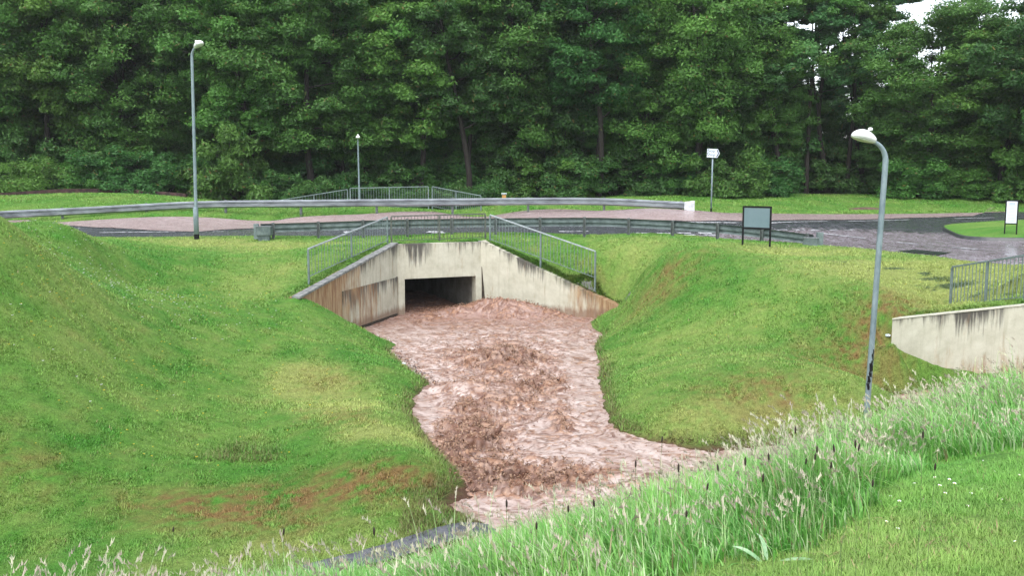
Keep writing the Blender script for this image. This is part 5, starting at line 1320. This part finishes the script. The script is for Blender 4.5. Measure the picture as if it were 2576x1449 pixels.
# --- ribwort plantain heads above the long grass
pl_ = empty('plantain'); tag(pl_, 'thin plantain stalk with a dark brown head standing above the long grass', 'plant', 'plantain stalks in the long grass')
MB().tube([(0, 0, 0), (.01, 0, .3), (.03, 0, .62)], [.0012, .0011, .0009], 5).build('stalk', mat('plantain_stalk', (.10, .16, .05), .6)[0], pl_)
MB().tube([(.029, 0, .617), (.030, 0, .625), (.031, 0, .638), (.032, 0, .646)], [.002, .0042, .004, .001], 8).build('flower_head', mat('plantain_head', (.025, .014, .010), .8)[0], pl_, smooth=True)
pls = [(1998, 1135), (2015, 1130), (2040, 1150), (2052, 1160), (1960, 1170), (2075, 1185), (2110, 1150), (2140, 1170), (2168, 1178), (2180, 1200), (1846, 1180), (1878, 1225), (1900, 1240), (1720, 1235), (1735, 1228), (2320, 1140), (2345, 1165), (1700, 1275), (1520, 1285), (1420, 1280), (1350, 1335), (1270, 1300), (1650, 1130), (1600, 1190), (420, 1330), (940, 1395), (700, 1350)]
for i, (a, b_) in enumerate(pls):
    g_ = ray(a, b_); best = None                      # stand each stalk on the slope so its head tops the grass there
    for Yk in np.arange(3.0, 13, .05):
        p = g_ * (Yk / g_.y); zt_ = float(T(p.x, p.y))
        if p.z - zt_ < .60: best = Vector((p.x, p.y, zt_)); break
    if best is None: continue
    o = pl_ if i == 0 else copy_tree(pl_); o.location = best; o.rotation_euler = (0, random.uniform(-.08, .08), random.uniform(0, 6.28)); k = random.uniform(.9, 1.08); o.scale = (.9, .9, k)
# --- broad dock leaves
dk_ = empty('dock_plant', hit(1930, 1432, 2.5)); tag(dk_, 'broad pale green dock leaves at the edge of the long grass near the bottom', 'plant')
M_DOCK = simple('dock_leaf', (.16, .32, .14), (.34, .48, .28), 18, .45)
def leafm(L, w, az, up, roll=0.0):
    V = []; 
    for i in range(9):
        t = i / 8; ww = w * math.sin(PI * min(1, t * .92 + .06)) ** .7 * (1 - .25 * t)
        c = Vector((L * t, 0, up * L * (t - .55 * t * t) ))
        for k, e in ((-1, .25), (0, 0), (1, .25)): V.append(Matrix.Rotation(az, 3, 'Z') @ (Matrix.Rotation(roll, 3, 'X') @ (c + Vector((0, k * ww, e * ww)))))
    return V, [(3 * i + a, 3 * i + a + 1, 3 * i + a + 4, 3 * i + a + 3) for i in range(8) for a in (0, 1)]
for L, w, az, up, ro in ((.19, .024, .25, .75, .9), (.15, .014, 1.9, 1.6, .3), (.15, .013, 2.6, 1.2, -.3), (.12, .018, -.7, .5, .2), (.10, .016, 3.6, .6, 0)):
    MB().add(*leafm(L, w, az, up, ro)).build('leaf', M_DOCK, dk_, smooth=True)
# --- crumpled litter
def crumple(name, p, r_, m_, label, cat, seed, squash=.6):
    bm = bmesh.new(); bmesh.ops.create_icosphere(bm, subdivisions=3, radius=r_); rg = np.random.default_rng(seed)
    for v in bm.verts: v.co *= 1 + rg.normal(0, .13); v.co.z *= squash
    me = bpy.data.meshes.new(name); bm.to_mesh(me); bm.free(); me.materials.append(m_); o = bpy.data.objects.new(name, me); COL.objects.link(o); o.location = p; return tag(o, label, cat)
M_PLASTIC = simple('pale_plastic', (.42, .55, .58), (.75, .80, .82), 8, .3)
p = hit(2233, 852); crumple('plastic_bag', p + Vector((0, -.02, .04)), .055, M_PLASTIC, 'crumpled pale blue plastic bag lying against the end of the retaining wall', 'litter', 3)
M_PAPER = simple('wet_paper', (.62, .62, .62), (.82, .82, .82), 6, .4)
p = Wz(942, 858, WL + .05); crumple('litter', p, .05, M_PAPER, 'white scrap of litter at the waterline beside the left bank, nearest the left wing wall', 'litter', 4)
p = Wz(1016, 915, WL + .05); crumple('litter', p, .055, M_PAPER, 'white scrap of litter washed against the left bank, lower and nearer the churning middle', 'litter', 5)
# dark bits of debris along the left waterline: too many to count
n = 420; t = RNG.random(n); a = np.array([tuple(Wz(x, y, WL).xy) for x, y in ((915, 838), (960, 865), (1000, 900), (1030, 928), (1075, 962))]); q_ = t * 3.999; i = q_.astype(int); f = (q_ - i)[:, None]
xy = a[i] * (1 - f) + a[i + 1] * f + RNG.normal(0, .10, (n, 2)) + np.array([.14, 0]); zz_ = WZ(xy[:, 0], xy[:, 1])[0] + .012; an = RNG.uniform(0, 6.28, n); L = RNG.uniform(.01, .04, n)
c = np.c_[xy, zz_]; d = np.stack([np.cos(an), np.sin(an), RNG.normal(0, .2, n)], 1) * L[:, None]; e = np.stack([-np.sin(an), np.cos(an), RNG.normal(0, .2, n)], 1) * L[:, None] * .5; u = np.array([0, 0, 1.0]) * L[:, None] * .6
Vd = np.concatenate([c - d, c + d, c + e, c + u]); i0 = np.arange(n); Fd = np.concatenate([np.stack([i0, i0 + n, i0 + 3 * n], 1), np.stack([i0 + n, i0 + 2 * n, i0 + 3 * n], 1), np.stack([i0 + 2 * n, i0, i0 + 3 * n], 1)])
pc = RNG.random((n, 1)); cd = np.where(pc < .65, np.array([.05, .035, .03]), np.where(pc < .85, np.array([.25, .12, .07]), np.array([.7, .7, .68])))
tag(np_mesh('debris', Vd, Fd, M_SPRAY, cols=np.tile(cd, (4, 1))), 'dark twigs and scraps washed up along the left waterline', 'debris', kind='stuff')
# grey green heaps of cut grass on the right verge
def clippings(px, py, w_, d_, h_, n, label):
    c = hit(px, py); x = c.x + RNG.normal(0, w_, n); y = c.y + RNG.normal(0, d_, n); e = np.exp(-((x - c.x) / w_) ** 2 - ((y - c.y) / d_) ** 2); z = T(x, y) + h_ * e * RNG.random(n) + .01
    L = RNG.uniform(.05, .12, n); V, Fc, cc = blades(x, y, z, L * .35, .012, L, RNG.uniform(0, 6.28, n), np.array([.13, .19, .085]) * RNG.uniform(.5, 1.5, n)[:, None], 2)
    tag(np_mesh('grass_clippings', V, Fc, M_GRASSBLADE, cols=cc), label, 'grass clippings', 'heaps of cut grass on the right verge')
for a in ((2252, 679, .25, .12, .05, 1500, 'small heap of cut grass on the right verge, right of the curved lamp post'), (2325, 690, .16, .08, .04, 700, 'small heap of cut grass further right above the brown patch'), (2400, 722, .5, .18, .07, 3500, 'dark heap of cut grass at the foot of the right hand railing post'), (2470, 742, .45, .2, .05, 2500, 'heap of cut grass seen through the right hand railing bars'),
          (2550, 720, .4, .25, .06, 2500, 'heap of cut grass at the right picture edge behind the railing'), (2100, 660, .45, .25, .03, 1400, 'thin heap of cut grass left of the curved lamp post'), (2350, 705, .5, .15, .04, 1800, 'thin spread of cut grass left of the right hand railing')): clippings(*a)
# muddy hump beyond the road
p = W(2178, 524, 48); pz = float(T(p.x, p.y)); V = []; 
for r_ in range(6):
    for k in range(24):
        a = 2 * PI * k / 24; rr = r_ / 5; V.append((p.x + math.cos(a) * 1.0 * rr * (1 + .1 * math.sin(3 * a)), p.y + math.sin(a) * .55 * rr, pz + .12 * (1 - rr ** 2) - .06 * (r_ == 5)))
tag(np_mesh('mud_patch', V, [(r_ * 24 + k, r_ * 24 + (k + 1) % 24, (r_ + 1) * 24 + (k + 1) % 24, (r_ + 1) * 24 + k) for r_ in range(5) for k in range(24)], M_EARTH, smooth=True), kind='structure')
# ================================================================== RAINY AIR
hz_m = bpy.data.materials.new('rainy_air'); hz_m.use_nodes = True; hn = hz_m.node_tree.nodes; hn.remove(hn['Principled BSDF'])
pv = hn.new('ShaderNodeVolumePrincipled'); pv.inputs['Color'].default_value = (.90, .92, .93, 1); pv.inputs['Density'].default_value = HAZE; pv.inputs['Anisotropy'].default_value = .2
hz_m.node_tree.links.new(pv.outputs[0], hn['Material Output'].inputs['Volume'])
tag(MB().box((0, 250, 10), (1500, 1600, 36)).build('haze', hz_m), 'thin rainy haze in the air over the whole place', 'haze', kind='stuff')
